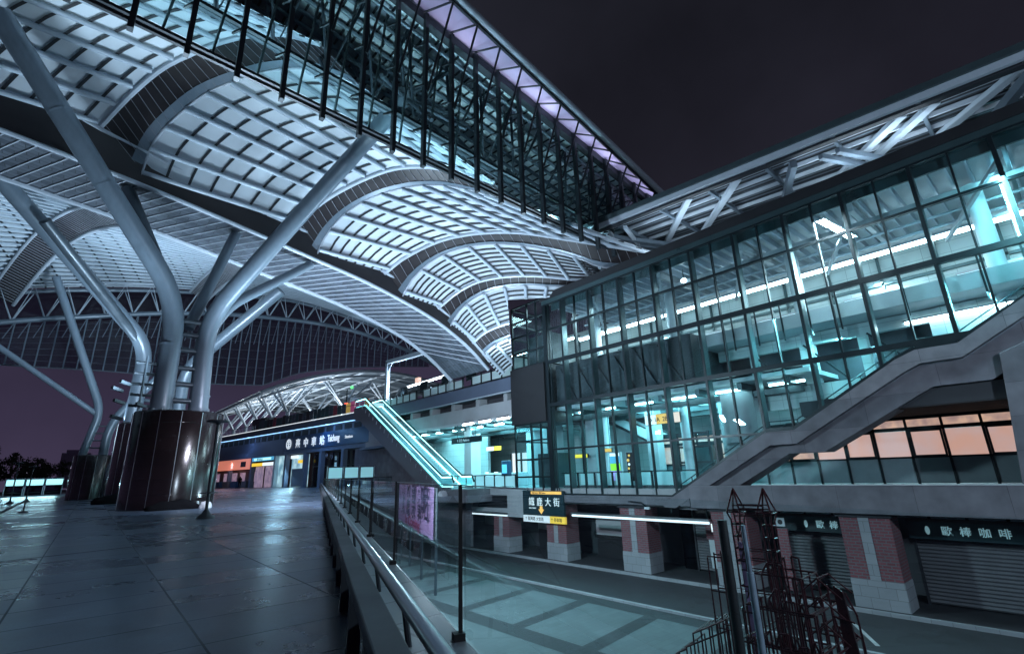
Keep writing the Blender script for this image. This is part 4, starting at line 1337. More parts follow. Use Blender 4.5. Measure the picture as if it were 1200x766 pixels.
T = thing('drop_cable', 'thin dark cable looping down from the roof corner to the hall roof', 'cable', (23.6, 20.2, 16))
pts = [V((23.7, 20.2, 16.3)), V((23.75, 20.1, 15.3)), V((24.0, 19.8, 14.4)), V((24.3, 19.6, 13.9))]
MB().tube(pts, .04, 6).build('cable_line', M['rubber'], T)

# ------------------------------------------------------------------ escalator
T = thing('escalator', 'teal-lit outdoor escalator with glowing handrails rising to the platform', 'escalator', (24, 42, 0))
ex0, ex1 = 22.55, 24.5
yb, yt, zb, zt = 35.0, 50.2, .0, 8.3
def escz(y): return zb + (zt - zb) * (y - yb) / (yt - yb)
for x, nm in ((ex0, 'outer'), (ex1, 'inner')):
    pr = [(33.6, -.1), (yb, -.1), (yt, zt - .1), (52.6, zt - .1)]
    g = MB()
    pts = [(x, y, z + .2) for y, z in pr] + [(x, y, z + 1.0) for y, z in reversed(pr)]
    g.poly(pts).build('glass_side', M['esc_glow'], T)
    MB().tube([(x, y, z + 1.04) for y, z in ([(33.3, -.6)] + pr[0:1] + [(yb, -.1)] + [(yt, zt - .1)] + [(52.9, zt - .1)])], .075, 8).build('handrail', M['rubber'], T, smooth=True)
    MB().tube([(x, y, z + .93) for y, z in pr], .055, 6).build('light_strip', M['led'], T, smooth=True)
    MB().tube([(x + (.08 if nm == 'outer' else -.08), y, z + .22) for y, z in pr], .055, 6).build('light_strip', M['led'], T, smooth=True)
lo_ = [(33.6, -.95), (36.0, -.95), (51.4, 7.0), (52.8, 7.2)]
hi_ = [(33.6, .08), (yb, .08), (yt, zt + .08), (52.8, zt + .08)]
MB().prism([(ex0 - .12, y, z) for y, z in hi_] + [(ex0 - .12, y, z) for y, z in reversed(lo_)], (.1, 0, 0)).build('truss_cladding', M['escside'], T)
MB().prism([(ex1 + .02, y, z) for y, z in hi_] + [(ex1 + .02, y, z) for y, z in reversed(lo_)], (.1, 0, 0)).build('truss_cladding', M['escside'], T)
MB().prism([(ex0 - .02, y, z) for y, z in lo_] + [(ex0 - .02, y, z - .1) for y, z in reversed(lo_)], (1.99, 0, 0)).build('underside', M['escside'], T)
n = 44
stp = MB()
for k in range(n):
    y = yb + (yt - yb) * k / n
    z = escz(y)
    stp.box(ex0 + .12, ex1 - .12, y, y + (yt - yb) / n, z - .2, z + (zt - zb) / n - .02)
stp.box(ex0 + .1, ex1 - .1, 33.6, yb, -.3, -.04)
stp.box(ex0 + .1, ex1 - .1, yt, 52.6, zt - .3, zt - .05)
stp.build('steps', M['steel'], T)
for k in range(17):
    y = 36.2 + k * .9
    z = escz(y)
    MB().beam((ex0 - .15, y, z - .1), (ex0 - .15, y + .06, z - .45), .05, .07).build('side_bracket', M['steel'], T)
# grey enclosing wall under the escalator
T = MB().prism([(24.2, 33.4, -4.4), (24.2, 56, -4.4), (24.2, 56, 4.2), (24.2, 49.5, 4.2), (24.2, 47, 4.0), (24.2, 37.6, -.95), (24.2, 33.4, -.95)], (.25, 0, 0)).build('escalator_wall', M['concrete'])
tag(T, 'sloping grey wall under the escalator', 'wall')
T = MB().box(24.28, 25.3, 48.2, 53.5, 4.2, 6.3).build('wing_box', M['concrete_l'], bevel=.03)
tag(T, 'plain pale concrete box beside the blue station sign, left of the escalator', 'concrete block')
T = MB().prism([(23.4, 45.2, 3.9), (23.4, 53, 3.9), (25, 53, 3.9), (25, 45.2, 3.9)], (0, 0, .22)).build('entrance_canopy', M['wingwall'])
tag(T, 'thin flat canopy slab under the concrete box by the escalator', 'canopy')

# ------------------------------------------------------------------ left wing of the station (angled facade beyond the escalator)
WD = V((-.1362, .9907, 0)).normalized()
WN = V((-WD.y, WD.x, 0))            # towards the plaza
def wg(s, off, z):
    p = V((24.6, 52, 0)) + WD * s + WN * off
    return V((p.x, p.y, z))
class WB(MB):
    def wbox(self, s0, s1, o0, o1, z0, z1):
        P = [wg(s0, o0, z0), wg(s1, o0, z0), wg(s1, o1, z0), wg(s0, o1, z0)]
        return self.prism(P, (0, 0, z1 - z0))
WING = thing('station_wing', 'long station wing with shops below and a railed platform edge above, left of the escalator', 'station building', tuple(wg(0, 0, 0)))
WB().wbox(0, 75, -9, -8.7, 0, 8).build('rear_wall', M['conc_dark'], WING)
WB().wbox(0, 75, -9, .25, 7.55, 8.15).build('platform_slab', M['wingwall'], WING)
WB().wbox(0, 75, .25, .4, 7.5, 8.22).build('edge_beam', M['wingwall'], WING)
WB().wbox(0, 75, .3, .4, 7.38, 7.46).build('led_line', M['led_blue'], WING)
WB().wbox(0, 75, -.6, -.4, 4.3, 7.5).build('upper_wall', M['wingwall'], WING)
for i in range(34):
    s = 1.2 + 2.15 * i
    WB().wbox(s, s + 1.5, -.39, -.33, 6.62, 7.3).build('window', M['ink'], WING)
WB().wbox(22, 75, -.3, .1, 4.3, 5.15).build('fascia_band', M['eave'] if False else M['wingwall'], WING)
WB().wbox(-.5, 22, -.2, .06, 4.3, 4.75).build('fascia_band', M['wingwall'], WING)
for i, s in enumerate((1.6, 6.2, 11.4, 15.6, 21.0, 24.3, 32.3, 41, 50)):
    WB().wbox(s, s + .55, -.5, .05, 0, 4.3).build('column', M['wingwall'] if i != 5 else M['panel_bal'], WING)
for (s0, s1) in ((.2, 1.6), (2.2, 6.2), (6.8, 11.4), (12.0, 15.6)):
    WB().wbox(s0, s1, -1.2, -1.15, .05, 4.2).build('dark_glazing', M['glass_dark'], WING)
    fr = WB()
    m_ = (s0 + s1) / 2
    fr.wbox(m_ - .05, m_ + .05, -1.13, -1.05, .05, 4.2); fr.wbox(s0, s1, -1.13, -1.05, 2.5, 2.6)
    fr.build('door_frame', M['mull'], WING)
# sign band
SG = thing('station_sign', 'long dark blue station name band with white lettering and a round emblem', 'sign', tuple(wg(10, .1, 5)))
WB().wbox(-.3, 21.6, .07, .22, 4.78, 6.58).build('band', M['sky_blue'], SG)
lit = emit('letters_white', (.8, .9, 1), .62)
for s, ch in ((18.1, '臺'), (15.9, '中'), (13.8, '車'), (11.7, '站')):
    text('character', ch, 1.22, lit, SG, wg(s, .28, 5.15), -WD, depth=.06, bold=.02)
text('lettering', 'Taichung', 1.15, lit, SG, wg(9.7, .28, 5.35), -WD, depth=.05, sx=.66, bold=.012)
text('lettering', 'Station', .5, lit, SG, wg(5.7, .28, 5.5), -WD, depth=.05, sx=1.2)
em = MB()
for k in range(24):
    a = 2 * math.pi * k / 24; b = 2 * math.pi * (k + 1) / 24
    pa_ = wg(20.1, .3, 5.65) + WD * (-.62 * math.cos(a)) + V((0, 0, .62 * math.sin(a)))
    pb_ = wg(20.1, .3, 5.65) + WD * (-.62 * math.cos(b)) + V((0, 0, .62 * math.sin(b)))
    em.beam(pa_, pb_, .1, .1)
for z in (5.35, 5.65, 5.95):
    em.beam(wg(20.1 + .42, .3, z), wg(20.1 - .42, .3, z), .09, .09)
em.beam(wg(20.1, .3, 5.1), wg(20.1, .3, 6.2), .09, .09, up=tuple(WD))
em.build('emblem', lit, SG)
# shops
SH = thing('small_shop', 'shop front with a long glowing orange sign and dark stalls below', 'shop', tuple(wg(42, 0, 0)))
WB().wbox(32.9, 56, .0, .15, 2.72, 4.28).build('sign_board', M['shop_or'], SH)
text('lettering', '食', 1.0, M['sign_w'], SH, wg(40.2, .19, 3.0), -WD)
WB().wbox(34.3, 36.2, .16, .2, 3.1, 3.9).build('sign_panel', M['ink'], SH)
WB().wbox(33, 56, -1.5, -1.4, .1, 2.7).build('dark_wall', M['conc_dark'], SH)
for i, s in enumerate((34.2, 38.0, 41.3, 45, 49)):
    WB().wbox(s, s + 1.9, -1.38, -1.3, .9, 2.3).build('lit_panel', M['lit_pink'], SH)
    WB().wbox(s - .6, s + 1.8, -.6, .1, .05, 1.0).build('counter', M['sky_blue'] if i % 2 else M['conc_dark'], SH)
SH = thing('small_shop', 'shop front with a teal top sign, yellow strip sign and mauve shutters', 'shop', tuple(wg(28, 0, 0)))
WB().wbox(25, 32.1, .0, .12, 3.78, 4.28).build('sign_board', M['scr_blue'], SH)
WB().wbox(25.6, 31.4, .13, .15, 3.86, 4.18).build('sign_face', M['shel'], SH)
text('lettering', '便利商店', .34, M['ink'], SH, wg(30.4, .17, 3.88), -WD, sx=1.6)
WB().wbox(28.4, 32.1, .0, .12, 3.05, 3.5).build('strip_sign', M['yellow'], SH)
WB().wbox(25, 28.3, .0, .12, 3.05, 3.5).build('strip_sign', M['sign_w'], SH)
for s in (25.4, 28.8):
    WB().wbox(s, s + 2.8, -.4, -.32, .05, 3.0).build('shutter', M['lit_pink'], SH)  # shutters emit: their lit look is put into a patchy glow
WB().wbox(21.6, 24.9, -.6, -.5, .05, 4.25).build('lit_glazing', M['shopglass'], SH)
SH = thing('small_shop', 'narrow lit shop bay with short yellow sign between two dark columns', 'shop', tuple(wg(18, 0, 0)))
WB().wbox(16.2, 21.0, -.9, -.8, .05, 4.2).build('lit_wall', M['shopglass'], SH)
WB().wbox(16.4, 18.6, -.6, -.5, 3.1, 3.5).build('strip_sign', M['yellow'], SH)
WB().wbox(18.8, 20.8, -.6, -.5, 3.75, 4.15).build('strip_sign', M['sign_w'], SH)
WB().wbox(17, 20.6, -.75, -.7, .1, 2.4).build('door', M['wingwall'], SH)
# railing with coloured posters
R = thing('poster_railing', 'platform railing hung with dark and red coloured posters along the wing edge', 'railing', tuple(wg(20, 0, 8)))
rr = random.Random(21)
cols_ = [mat('poster_teal', (.02, .06, .07), .5), mat('poster_black', (.015, .016, .02), .5), mat('poster_slate', (.05, .07, .1), .5), mat('poster_red', (.22, .03, .05), .5)]
hot = [emit('poster_orange', (1, .3, .08), .22), emit('poster_pink', (.8, .15, .3), .12), emit('poster_gold', (1, .6, .15), .22)]
s = 1.0
i = 0
while s < 62:
    if s < 32:
        m = rr.choice(hot) if s < 5.2 else rr.choice(cols_[:3] * 3 + cols_[3:])
        WB().wbox(s, s + .86, .22, .27, 8.45, 9.55 + .2 * rr.random()).build('poster', m, R)
    else:
        WB().wbox(s, s + .07, .22, .27, 8.2, 9.2).build('bar', M['flange'], R)
    s += 1.0 if s < 32 else .62
    i += 1
WB().wbox(.5, 62, .2, .28, 9.2, 9.26).build('top_rail', M['mull'], R)
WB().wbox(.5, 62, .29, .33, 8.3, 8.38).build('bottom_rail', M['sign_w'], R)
T = thing('platform_hut', 'small dark hut on the platform under the distant arched roof', 'hut', tuple(wg(34, -3, 8.2)))
WB().wbox(33, 38, -4, -1.5, 8.15, 10.6).build('hut_wall', M['rail_dark'], T)
WB().wbox(30.5, 32.6, -2.0, -1.9, 9.2, 10.5).build('pale_board', M['wallw'], T)
T = thing('signal_light', 'small red and green signal lamps over the poster railing', 'signal', tuple(wg(9, -2, 10)))
WB().wbox(9.4, 9.95, -2, -1.8, 10.0, 10.25).build('red_lamp', M['red_l'], T)
WB().wbox(8.4, 8.65, -2, -1.8, 12.0, 12.3).build('green_lamp', M['green_l'], T)
WB().wbox(9.5, 9.6, -1.9, -1.8, 8.15, 12.0).build('mast', M['mull'], T)
struct('entrance_deck', MB().prism([(17.4, 46.6, -.4), (24.6, 46.6, -.4), (24.6, 52, -.4), tuple(wg(15, -6, -.4)), tuple(rail(64, .5, -.4)), tuple(rail(46.6, .5, -.4))], (0, 0, .38)), M['hall_floor'])
K = thing('information_board', 'row of three teal lit information panels on thin legs before the dark station doors', 'information board', (21, 50, 0))
for i in range(3):
    x = 18.9 + 1.66 * i
    MB().box(x + .05, x + 1.55, 50, 50.12, .95, 2.1).build('panel', M['mull'], K)
    MB().box(x + .12, x + 1.48, 49.97, 49.998, 1.02, 2.03).build('lit_face', M['screen_pan'], K)
    MB().box(x - .04, x + .04, 50, 50.1, -.02, 2.15).build('leg', M['steel'], K)
MB().box(18.9 + 4.94, 18.9 + 5.02, 50, 50.1, -.02, 2.15).build('leg', M['steel'], K)
B = thing('deck_railing', 'dark low railing across the end of the entrance deck, below the lit information panels', 'railing', (20, 46.8, 0))
MB().box(17.3, 24.2, 46.7, 46.78, .95, 1.03).build('top_rail', M['rail_dark'], B)
for i in range(6):
    x = 17.35 + 1.35 * i
    MB().box(x, x + .05, 46.7, 46.78, 0, .95).build('post', M['rail_dark'], B)
    if i < 5:
        MB().quad((x + .08, 46.74, .1), (x + 1.28, 46.74, .1), (x + 1.28, 46.74, .9), (x + .08, 46.74, .9)).build('glass_pane', M['glass_bal'], B)
# hanging white lettering banners by the dark doors
T = thing('wall_banner', 'tall dark banner with white characters on the dark wall right of the blue column', 'banner', tuple(wg(9, .1, 1)))
WB().wbox(8.9, 10.0, -.95, -.9, .9, 4.1).build('cloth', M['ink'], T)
text('character', '台', .6, M['letters'], T, wg(9.75, -.86, 3.2), -WD)
text('character', '鐵', .6, M['letters'], T, wg(9.75, -.86, 2.4), -WD)

# ------------------------------------------------------------------ distant arched platform canopy
DC = thing('distant_canopy', 'bright white arched platform canopy on Y shaped columns beyond the station wing', 'canopy', (35, 90, 8.2))
prof = resample([(19.3, 80, 13.7), (22.5, 80, 15.2), (28.6, 80, 17.3), (35.9, 80, 18.7), (44.3, 80, 18.7), (54, 80, 17)], 26)
far = [V((p.x - 1.0, 145, p.z)) for p in prof]
MB().loft([p + V((0, 0, .3)) for p in prof], [p + V((0, 0, .3)) for p in far], 6).build('roof_sheet', M['tube'], DC, smooth=True)
MB().tube(prof, .28, 8).build('end_arch', M['purlin'], DC, smooth=True)
MB().tube([p + V((0, -.3, -.9)) for p in prof], .18, 8).build('end_arch', M['purlin'], DC, smooth=True)
for k in (0, 3, 6, 9, 12, 15, 18, 21):
    MB().tube([prof[k] + V((0, 0, -.1)), far[k] + V((0, 0, -.1))], .2, 6).build('purlin', M['purlin'], DC, smooth=True)
for j in range(1, 13):
    t = j / 13
    MB().tube([a.lerp(b, t) + V((0, 0, -.15)) for a, b in zip(prof, far)], .16, 6).build('rib', M['tube'] if j % 2 else M['purlin'], DC, smooth=True)
ylab = ['nearest', 'second', 'third', 'fourth', 'fifth', 'farthest']
for i, y in enumerate((83, 91, 99.5, 108, 118, 130)):
    x0 = 22.3 - .05 * i
    T = thing('forked_column', ylab[i] + ' white Y shaped column under the distant arched canopy', 'column', (x0, y, 8.2), 'Y columns under the distant canopy')
    MB().tube([(x0 + 2, y, 8.2), (x0 + 2, y, 11.4)], .3, 10).build('shaft', M['purlin'], T, smooth=True)
    for dx, dy, dz in ((-2.6, -2.2, 3.3), (3.6, -2.4, 4.9), (-2.0, 2.4, 3.4), (3.4, 2.6, 4.9)):
        MB().tube([(x0 + 2, y, 11.2), (x0 + 2 + dx, y + dy, 11.4 + dz)], .17, 8).build('arm', M['purlin'], T, smooth=True)
for i, (x, y) in enumerate(((33, 82), (33, 96), (42, 83), (42, 100))):
    T = thing('forked_column', ['inner white Y column left of the pair', 'inner white Y column behind the first', 'right inner white Y column', 'right inner white Y column at the back'][i] + ' under the distant arch', 'column', (x, y, 8.2), 'Y columns under the distant canopy')
    MB().tube([(x, y, 8.2), (x, y, 12.8)], .32, 10).build('shaft', M['purlin'], T, smooth=True)
    for dx, dy in ((-4, -1.5), (4, -1.5), (-3, 2), (3, 2)):
        MB().tube([(x, y, 12.6), (x + dx, y + dy, 17)], .18, 8).build('arm', M['purlin'], T, smooth=True)
struct('far_platform', MB().box(23, 60, 70, 150, 7.9, 8.2), M['concrete'])
T = thing('waiting_shelter', 'small white portal shelter on the far platform by the poster railing', 'shelter', (30, 66, 8))
MB().box(27.4, 33.2, 66, 68.5, 11.3, 11.7).build('roof', M['wallw'], T)
for x in (27.5, 33.0):
    MB().box(x, x + .2, 66.1, 66.3, 8.1, 11.3).build('post', M['wallw'], T)
MB().box(27.7, 33, 66.2, 66.3, 10.5, 11.2).build('sign_face', M['sign_w'], T)

# ------------------------------------------------------------------ brick arcade at street level
PILL = [(6.0, 7.76, 'large red brick and stone arcade pillar between the two coffee shutters, nearest of all'),
        (11.7, 13.45, 'brick arcade pillar half hidden behind the red wire tower'),
        (17.26, 19.2, 'brick arcade pillar under the left half of the white tube, right of the blue sign'),
        (23.5, 25.3, 'brick arcade pillar directly under the blue hanging sign'),
        (29.2, 31.0, 'brick arcade pillar just left of the blue hanging sign'),
        (35.8, 37.5, 'brick arcade pillar at the right end of the purple banner'),
        (41.4, 43.2, 'brick arcade pillar peeking out under the purple banner'),
        (49.5, 51.5, 'farthest brick arcade pillar, pink lit, left of the purple banner')]
zt_, zp = -.98, -4.47
proto = None
for i, (a, b, lab) in enumerate(PILL):
    c = (a + b) / 2
    if proto is None:
        T = thing('brick_pillar', lab, 'pillar', (FX, c, zp), 'brick pillars of the arcade')
        hw_ = .88
        MB().box(FX, FX + 1.2, c - hw_, c + hw_, zp + 1.02, zt_ - .12).build('brick_shaft', M['brick'], T)
        MB().box(FX - .02, FX + 1.22, c - hw_ - .02, c + hw_ + .02, zp, zp + 1.02).build('stone_base', M['stone'], T)
        MB().box(FX - .035, FX - .001, c - .17, c + .2, zp + 1.03, zt_ - .12).build('stone_strip', M['stone'], T)
        MB().box(FX - .12, FX + 1.2, c - hw_ - .1, c + hw_ + .1, zt_ - .12, zt_).build('cap', M['rail_dark'], T)
        proto = T
        kids = [o for o in C.objects if o.parent == T]
    else:
        T = proto.copy(); C.objects.link(T); T.location = (FX, c, zp); T['label'] = lab
        for k_ in kids:
            q = k_.copy(); C.objects.link(q); q.parent = T
# rear wall, shutters, sign boards
o = MB().box(28.2, 28.5, -9, 56, zp, -1.0).build('arcade_wall', M['conc_dark']); tag(o, 'dark rear wall of the brick arcade', 'wall')
def shutter(y0, y1, x, lab):
    T = thing('roller_shutter', lab, 'shutter', (x, (y0 + y1) / 2, zp))
    m = MB()
    z = zp + .05
    while z < -2.05:
        m.add([(x, y0, z), (x, y1, z), (x - .05, y1, z + .06), (x - .05, y0, z + .06), (x, y1, z + .135), (x, y0, z + .135)], [(0, 1, 2, 3), (3, 2, 4, 5)])
        z += .14
    m.build('slat_curtain', M['shutter'], T)
    MB().box(x - .1, x + .08, y0 - .1, y0 - .001, zp, -2.0).build('guide', M['rail_dark'], T)
    MB().box(x - .1, x + .08, y1 + .001, y1 + .1, zp, -2.0).build('guide', M['rail_dark'], T)
    return T
def coffee(y0, y1, x, ytext, lab):
    T = thing('shop_sign', lab, 'shop sign', (x, (y0 + y1) / 2, -1.5))
    MB().box(x, x + .3, y0, y1, -1.98, -1.34).build('board', M['signdark'], T)
    for k, ch in enumerate('歐棒咖啡'):
        text('character', ch, .36, M['letters'], T, (x - .02, ytext - .55 * k + .0, -1.78), (0, -1, 0), depth=.03, bold=.004)
    bean = MB()
    P = [(x - .02, ytext + .42 + .075 * math.cos(a) , -1.65 + .16 * math.sin(a)) for a in [2 * math.pi * k / 16 for k in range(16)]]
    bean.prism(P, (-.02, 0, 0))
    bean.build('bean_logo', M['letters'], T)
    MB().box(x - .06, x + .3, y0, y1, -1.34, -1.26).build('board_edge', M['black'], T)
    return T
shutter(8.3, 11.3, 27.0, 'grey roller shutter under the cut-off coffee sign, left of the large brick pillar')
shutter(-3.0, 5.75, 26.75, 'wide grey roller shutter right of the large brick pillar')
coffee(8.0, 11.4, 26.3, 9.28, 'dark coffee shop sign partly hidden by the large brick pillar')
coffee(-3.0, 5.85, 26.2, 4.78, 'dark coffee shop sign with glowing characters right of the large brick pillar')
tw = thing('transom_window', 'strip of small pale transom windows under the parapet beam', 'window strip', (26.4, 4, -1.2))
y = -3.0
while y < 11.2:
    MB().box(26.5, 26.54, y + .05, y + 1.1, -1.24, -1.0).build('pane', M['panel_bal'], tw)
    y += 1.16
T = thing('notice_plate', 'small pale notice plate with dark marks above the wire tower', 'notice', (25.4, 10.5, -1.7))
MB().box(25.3, 25.36, 10.26, 10.64, -1.72, -1.34).build('plate', M['wallw'], T)
MB().tube([(25.29, 10.45, -1.53), (25.3, 10.45, -1.53)], .11, 16).build('mark', M['ink'], T)
MB().box(25.31, 25.4, 10.2, 10.7, -4.4, -1.8).build('post', M['brick'], T)
T = thing('meter_box', 'grey meter box with white label under the white tube in the arcade', 'meter box', (26.4, 14.4, -3))
MB().box(26.3, 26.6, 13.9, 14.7, -4.1, -2.7).build('box', M['wallw'], T, bevel=.02)
MB().box(26.28, 26.298, 14.1, 14.45, -2.3, -1.9).build('plate', M['sign_w'], T)
MB().box(26.3, 26.7, 13.8, 14.8, -2.7, -1.8).build('panel', M['brick'], T)
MB().box(26.35, 26.5, 14.1, 14.5, -4.47, -4.1).build('stand', M['conc_dark'], T)
sh = shutter(14.9, 15.9, 27.2, 'narrow pale louvre panel in the arcade beside the meter box')
for i, (a, b, lab) in enumerate(((13.6, 17.1, 'dark arcade bay with glass doors left of the meter box'), (19.4, 23.3, 'low pale wall panel in the bay under the white tube'), (25.5, 29.0, 'low pale wall panel in the bay beneath the blue sign'), (31.2, 35.6, 'low pale wall panel in the bay left of the blue sign'))):
    T = thing('bay_panel', lab, 'wall panel', (27.4, (a + b) / 2, zp))
    if i:
        MB().box(27.3, 27.5, a, b, -3.1, -2.2).build('pale_panel', M['concrete_l'], T)
        MB().box(27.35, 27.5, a, b, zp, -3.1).build('dark_lower', M['black'], T)
        MB().box(27.35, 27.5, a, b, -2.2, -1.1).build('upper_panel', M['conc_dark'], T)
    else:
        MB().box(27.3, 27.34, a, b - .2, zp, -1.3).build('glazing', M['glass_dark'], T)
        for y in (a + .7, a + 1.5, a + 2.4):
            MB().box(27.22, 27.3, y, y + .06, zp, -1.3).build('frame', M['mull_l'], T)
tubelight(24.4, 13.5, 22.7, -1.66, 'tube_s', 'long white tube hung along the arcade front right of the blue sign', None, .07)
tubelight(24.4, 29.0, 36.4, -1.95, 'tube_s', 'long white tube hung under the concrete slab left of the blue sign', None, .06)
T = thing('security_camera', 'small bracket camera on the slab edge right of the blue sign', 'camera', (24.2, 17.6, -.9))
MB().tube([(24.3, 18.2, -.75), (24.2, 18.0, -.72), (24.1, 17.2, -.76), (24.15, 16.9, -1.0)], .035, 6).build('arm', M['mull'], T)
MB().box(24.05, 24.2, 16.7, 17.0, -1.1, -.98).build('body', M['wallw'], T)

# overhead blue sign
T = thing('street_sign', 'dark blue hanging street sign with four white characters and an orange arrow', 'sign', (24.3, 25.2, -2.2))
sx0, sx1 = 27.15, 23.25
MB().box(24.22, 24.4, sx1, sx0, -1.78, -.2).build('panel', M['signdark'], T)
MB().box(24.2, 24.218, sx1 + .15, sx0 - .85, -.42, -.24).build('top_strip', M['sign_o'], T)
text('lettering', '出口 Exit ← 車站 Station', .14, M['ink'], T, (24.185, sx0 - 1.0, -.38), (0, -1, 0), sx=.9, depth=.01)
for k, ch in enumerate('鐵鹿大街'):
    text('character', ch, .58, M['letters_s'], T, (24.2, sx0 - .6 - .8 * k, -1.12), (0, -1, 0), depth=.03)
text('lettering', 'TIELU STREET', .12, M['letters_s'], T, (24.2, sx0 - .6, -1.36), (0, -1, 0), depth=.02)
ay = (sx0 + sx1) / 2 + .12
MB().prism([(24.2, ay + .12, -1.18), (24.2, ay - .12, -1.18), (24.2, ay - .12, -1.38), (24.2, ay - .28, -1.38), (24.2, ay, -1.68), (24.2, ay + .28, -1.38), (24.2, ay + .12, -1.38)], (-.02, 0, 0)).build('arrow', M['sign_o'], T)
MB().box(24.24, 24.38, sx1 + 1.35, sx0 + .05, -2.22, -1.8).build('white_strip', M['strip_w'], T)
MB().box(24.24, 24.38, sx1 - .05, sx1 + 1.34, -2.22, -1.8).build('yellow_strip', M['strip_y'], T)
text('lettering', '↑ 復興路 大智路', .26, M['ink'], T, (24.235, sx0 - .15, -2.1), (0, -1, 0), sx=.95, depth=.01)
text('lettering', '↑ 停車場', .26, M['ink'], T, (24.235, sx1 + 1.25, -2.1), (0, -1, 0), sx=.95, depth=.01)
for y in (sx1 + .4, sx0 - .4):
    MB().tube([(24.31, y, -.2), (24.31, y, .0)], .04, 6).build('hanger', M['mull'], T)

# purple banner on its hoarding
q0, q1 = V((14.0, 22.4, 0)), V((19.1, 35.6, 0))
hd = (q1 - q0).normalized(); hn = V((-hd.y, hd.x, 0))
def hp(s, off, z):
    p = q0 + hd * s + hn * off
    return V((p.x, p.y, z))
HL = (q1 - q0).length
T = thing('banner_frame', 'grey sheet and posts behind the purple banner', 'hoarding', tuple(hp(8, 0, ZS)))
HB = MB()
HB.prism([hp(-.1, -.05, -2.0), hp(HL + .1, -.05, -2.0), hp(HL + .1, -.12, -2.0), hp(-.1, -.12, -2.0)], (0, 0, 2.42)).build('sheet', M['concrete'], T)
for s_ in (.6, 4.8, 9.4, 13.6):
    MB().beam(hp(s_, -.22, ZS), hp(s_, -.22, .4), .1, .1).build('post', M['tube_dark'], T)
T = thing('cloth_banner', 'large purple cloth banner with dark vertical characters and red script, hung on the hoarding', 'banner', tuple(hp(7, 0, -1)))
bn = MB()
nb = 40
lowe = []
topo = []
for k in range(nb + 1):
    s = HL * k / nb
    wv = .05 * math.sin(k * .9) + .03 * math.sin(k * 2.1)
    lowe.append(hp(s, .05 + wv, -2.02)); topo.append(hp(s, .03 + wv * .3, .45))
bn.loft(lowe, topo, 6)
bn.build('cloth', M['purple'], T, smooth=True)
colx = [('呢', 0.9, 1.9, 1), ('尊享', 3.1, 1.15, 2), ('禁示', 5.3, 1.1, 2), ('屬臨', 7.5, 1.1, 2), ('美人', 9.9, 1.1, 2)]
for chs, s, size, n in colx:
    for j, ch in enumerate(chs):
        text('character', ch, size, M['purple_ink'], T, hp(s + size * 1.25, .16, (-.35 if n == 2 else -1.05) - j * .95), -hd, sx=1.25, depth=.01, bold=.02)
text('lettering', 'Is Coming', .75, M['red_ink'], T, hp(9.3, .16, -1.9), -hd, sx=1.9, depth=.01, bold=.015)

# ------------------------------------------------------------------ red wire tower, poles
T = thing('wire_tower', 'dark red welded rod tower with spired posts and stepped wire cages by the road', 'wire structure', (11, 5, ZS))
def rods(name, L_, r=.018, m='rust'):
    o = MB()
    for a, b in L_:
        o.tube([a, b], r * .9, 6)
    return o.build(name, M[m], T, smooth=True)
def spire(x, y, zt, w=.095):
    L_ = []
    for dx, dy in ((-w, -w), (w, -w), (w, w), (-w, w)):
        L_ += [((x + dx, y + dy, ZS), (x + dx, y + dy, zt - .55)), ((x + dx, y + dy, zt - .55), (x + dx * 1.5, y + dy * 1.5, zt - .38)), ((x + dx * 1.5, y + dy * 1.5, zt - .38), (x, y, zt + .1))]
    z = zt - .38
    k = 0
    while z > ZS + .3:
        s = w * (1.5 if k == 0 else 1)
        c = [(x - s, y - s, z), (x + s, y - s, z), (x + s, y + s, z), (x - s, y + s, z)]
        for a, b in zip(c, c[1:] + c[:1]):
            L_.append((a, b))
        if k % 2:
            L_.append((c[0], (x + w, y + w, z - .3)))
        z -= .24 if k < 4 else .48
        k += 1
    return L_
rods('spire', spire(11.0, 5.42, .5), .02)
rods('spire', spire(11.0, 4.78, .5), .02)
rods('cross_bar', [((11 - d, 5.42, z), (11 - d, 4.78, z)) for z in (.26, .18, .05, -.62, -.8, -1.0, -1.4) for d in (-.13, .13)], .014)
MB().box(11.05, 11.1, 5.34, 5.5, -2.6, -.5).build('infill', M['purple'], T)
rr = random.Random(9)
for tier, (ya, yb_, xa_, xb_, zt0) in enumerate(((4.15, 5.0, 10.5, 11.3, -.62), (3.95, 5.15, 10.3, 11.6, -1.15), (3.75, 5.3, 10.1, 11.8, -1.75))):
    L_ = []
    n = 7 + tier * 2
    for k in range(n):
        t = k / (n - 1)
        for x in (xa_, xb_):
            y = ya + (yb_ - ya) * t
            zt1 = zt0 - .75 * abs(t - .5) - (.1 if k % 2 else 0)
            L_.append(((x, y, ZS), (x, y, zt1)))
            if k % 2 == 0 and k < n - 1:
                y2 = ya + (yb_ - ya) * (k + 1) / (n - 1)
                L_.append(((x, y, zt1), (x, y2, zt0 - .75 * abs((k + 1) / (n - 1) - .5) - .1)))
    for k in range(4):
        z = zt0 - .35 - .62 * k
        for x in (xa_, xb_):
            L_.append(((x, ya, z), (x, yb_, z)))
        for y in (ya, yb_):
            L_.append(((xa_, y, z), (xb_, y, z)))
    for x in (xa_, xb_):
        for k in range(0, n - 1, 2):
            y = ya + (yb_ - ya) * k / (n - 1); y2 = ya + (yb_ - ya) * (k + 1) / (n - 1)
            for z in (zt0 - 1.0, zt0 - 2.0):
                L_ += [((x, y, z), (x, (y + y2) / 2, z + .22)), ((x, (y + y2) / 2, z + .22), (x, y2, z))]
    rods('cage', L_, .02)
L_ = []
for y in (5.85, 6.02, 6.18):
    for x in (10.9, 11.2):
        L_.append(((x, y, ZS), (x, y, -.78 + rr.uniform(-.06, .06))))
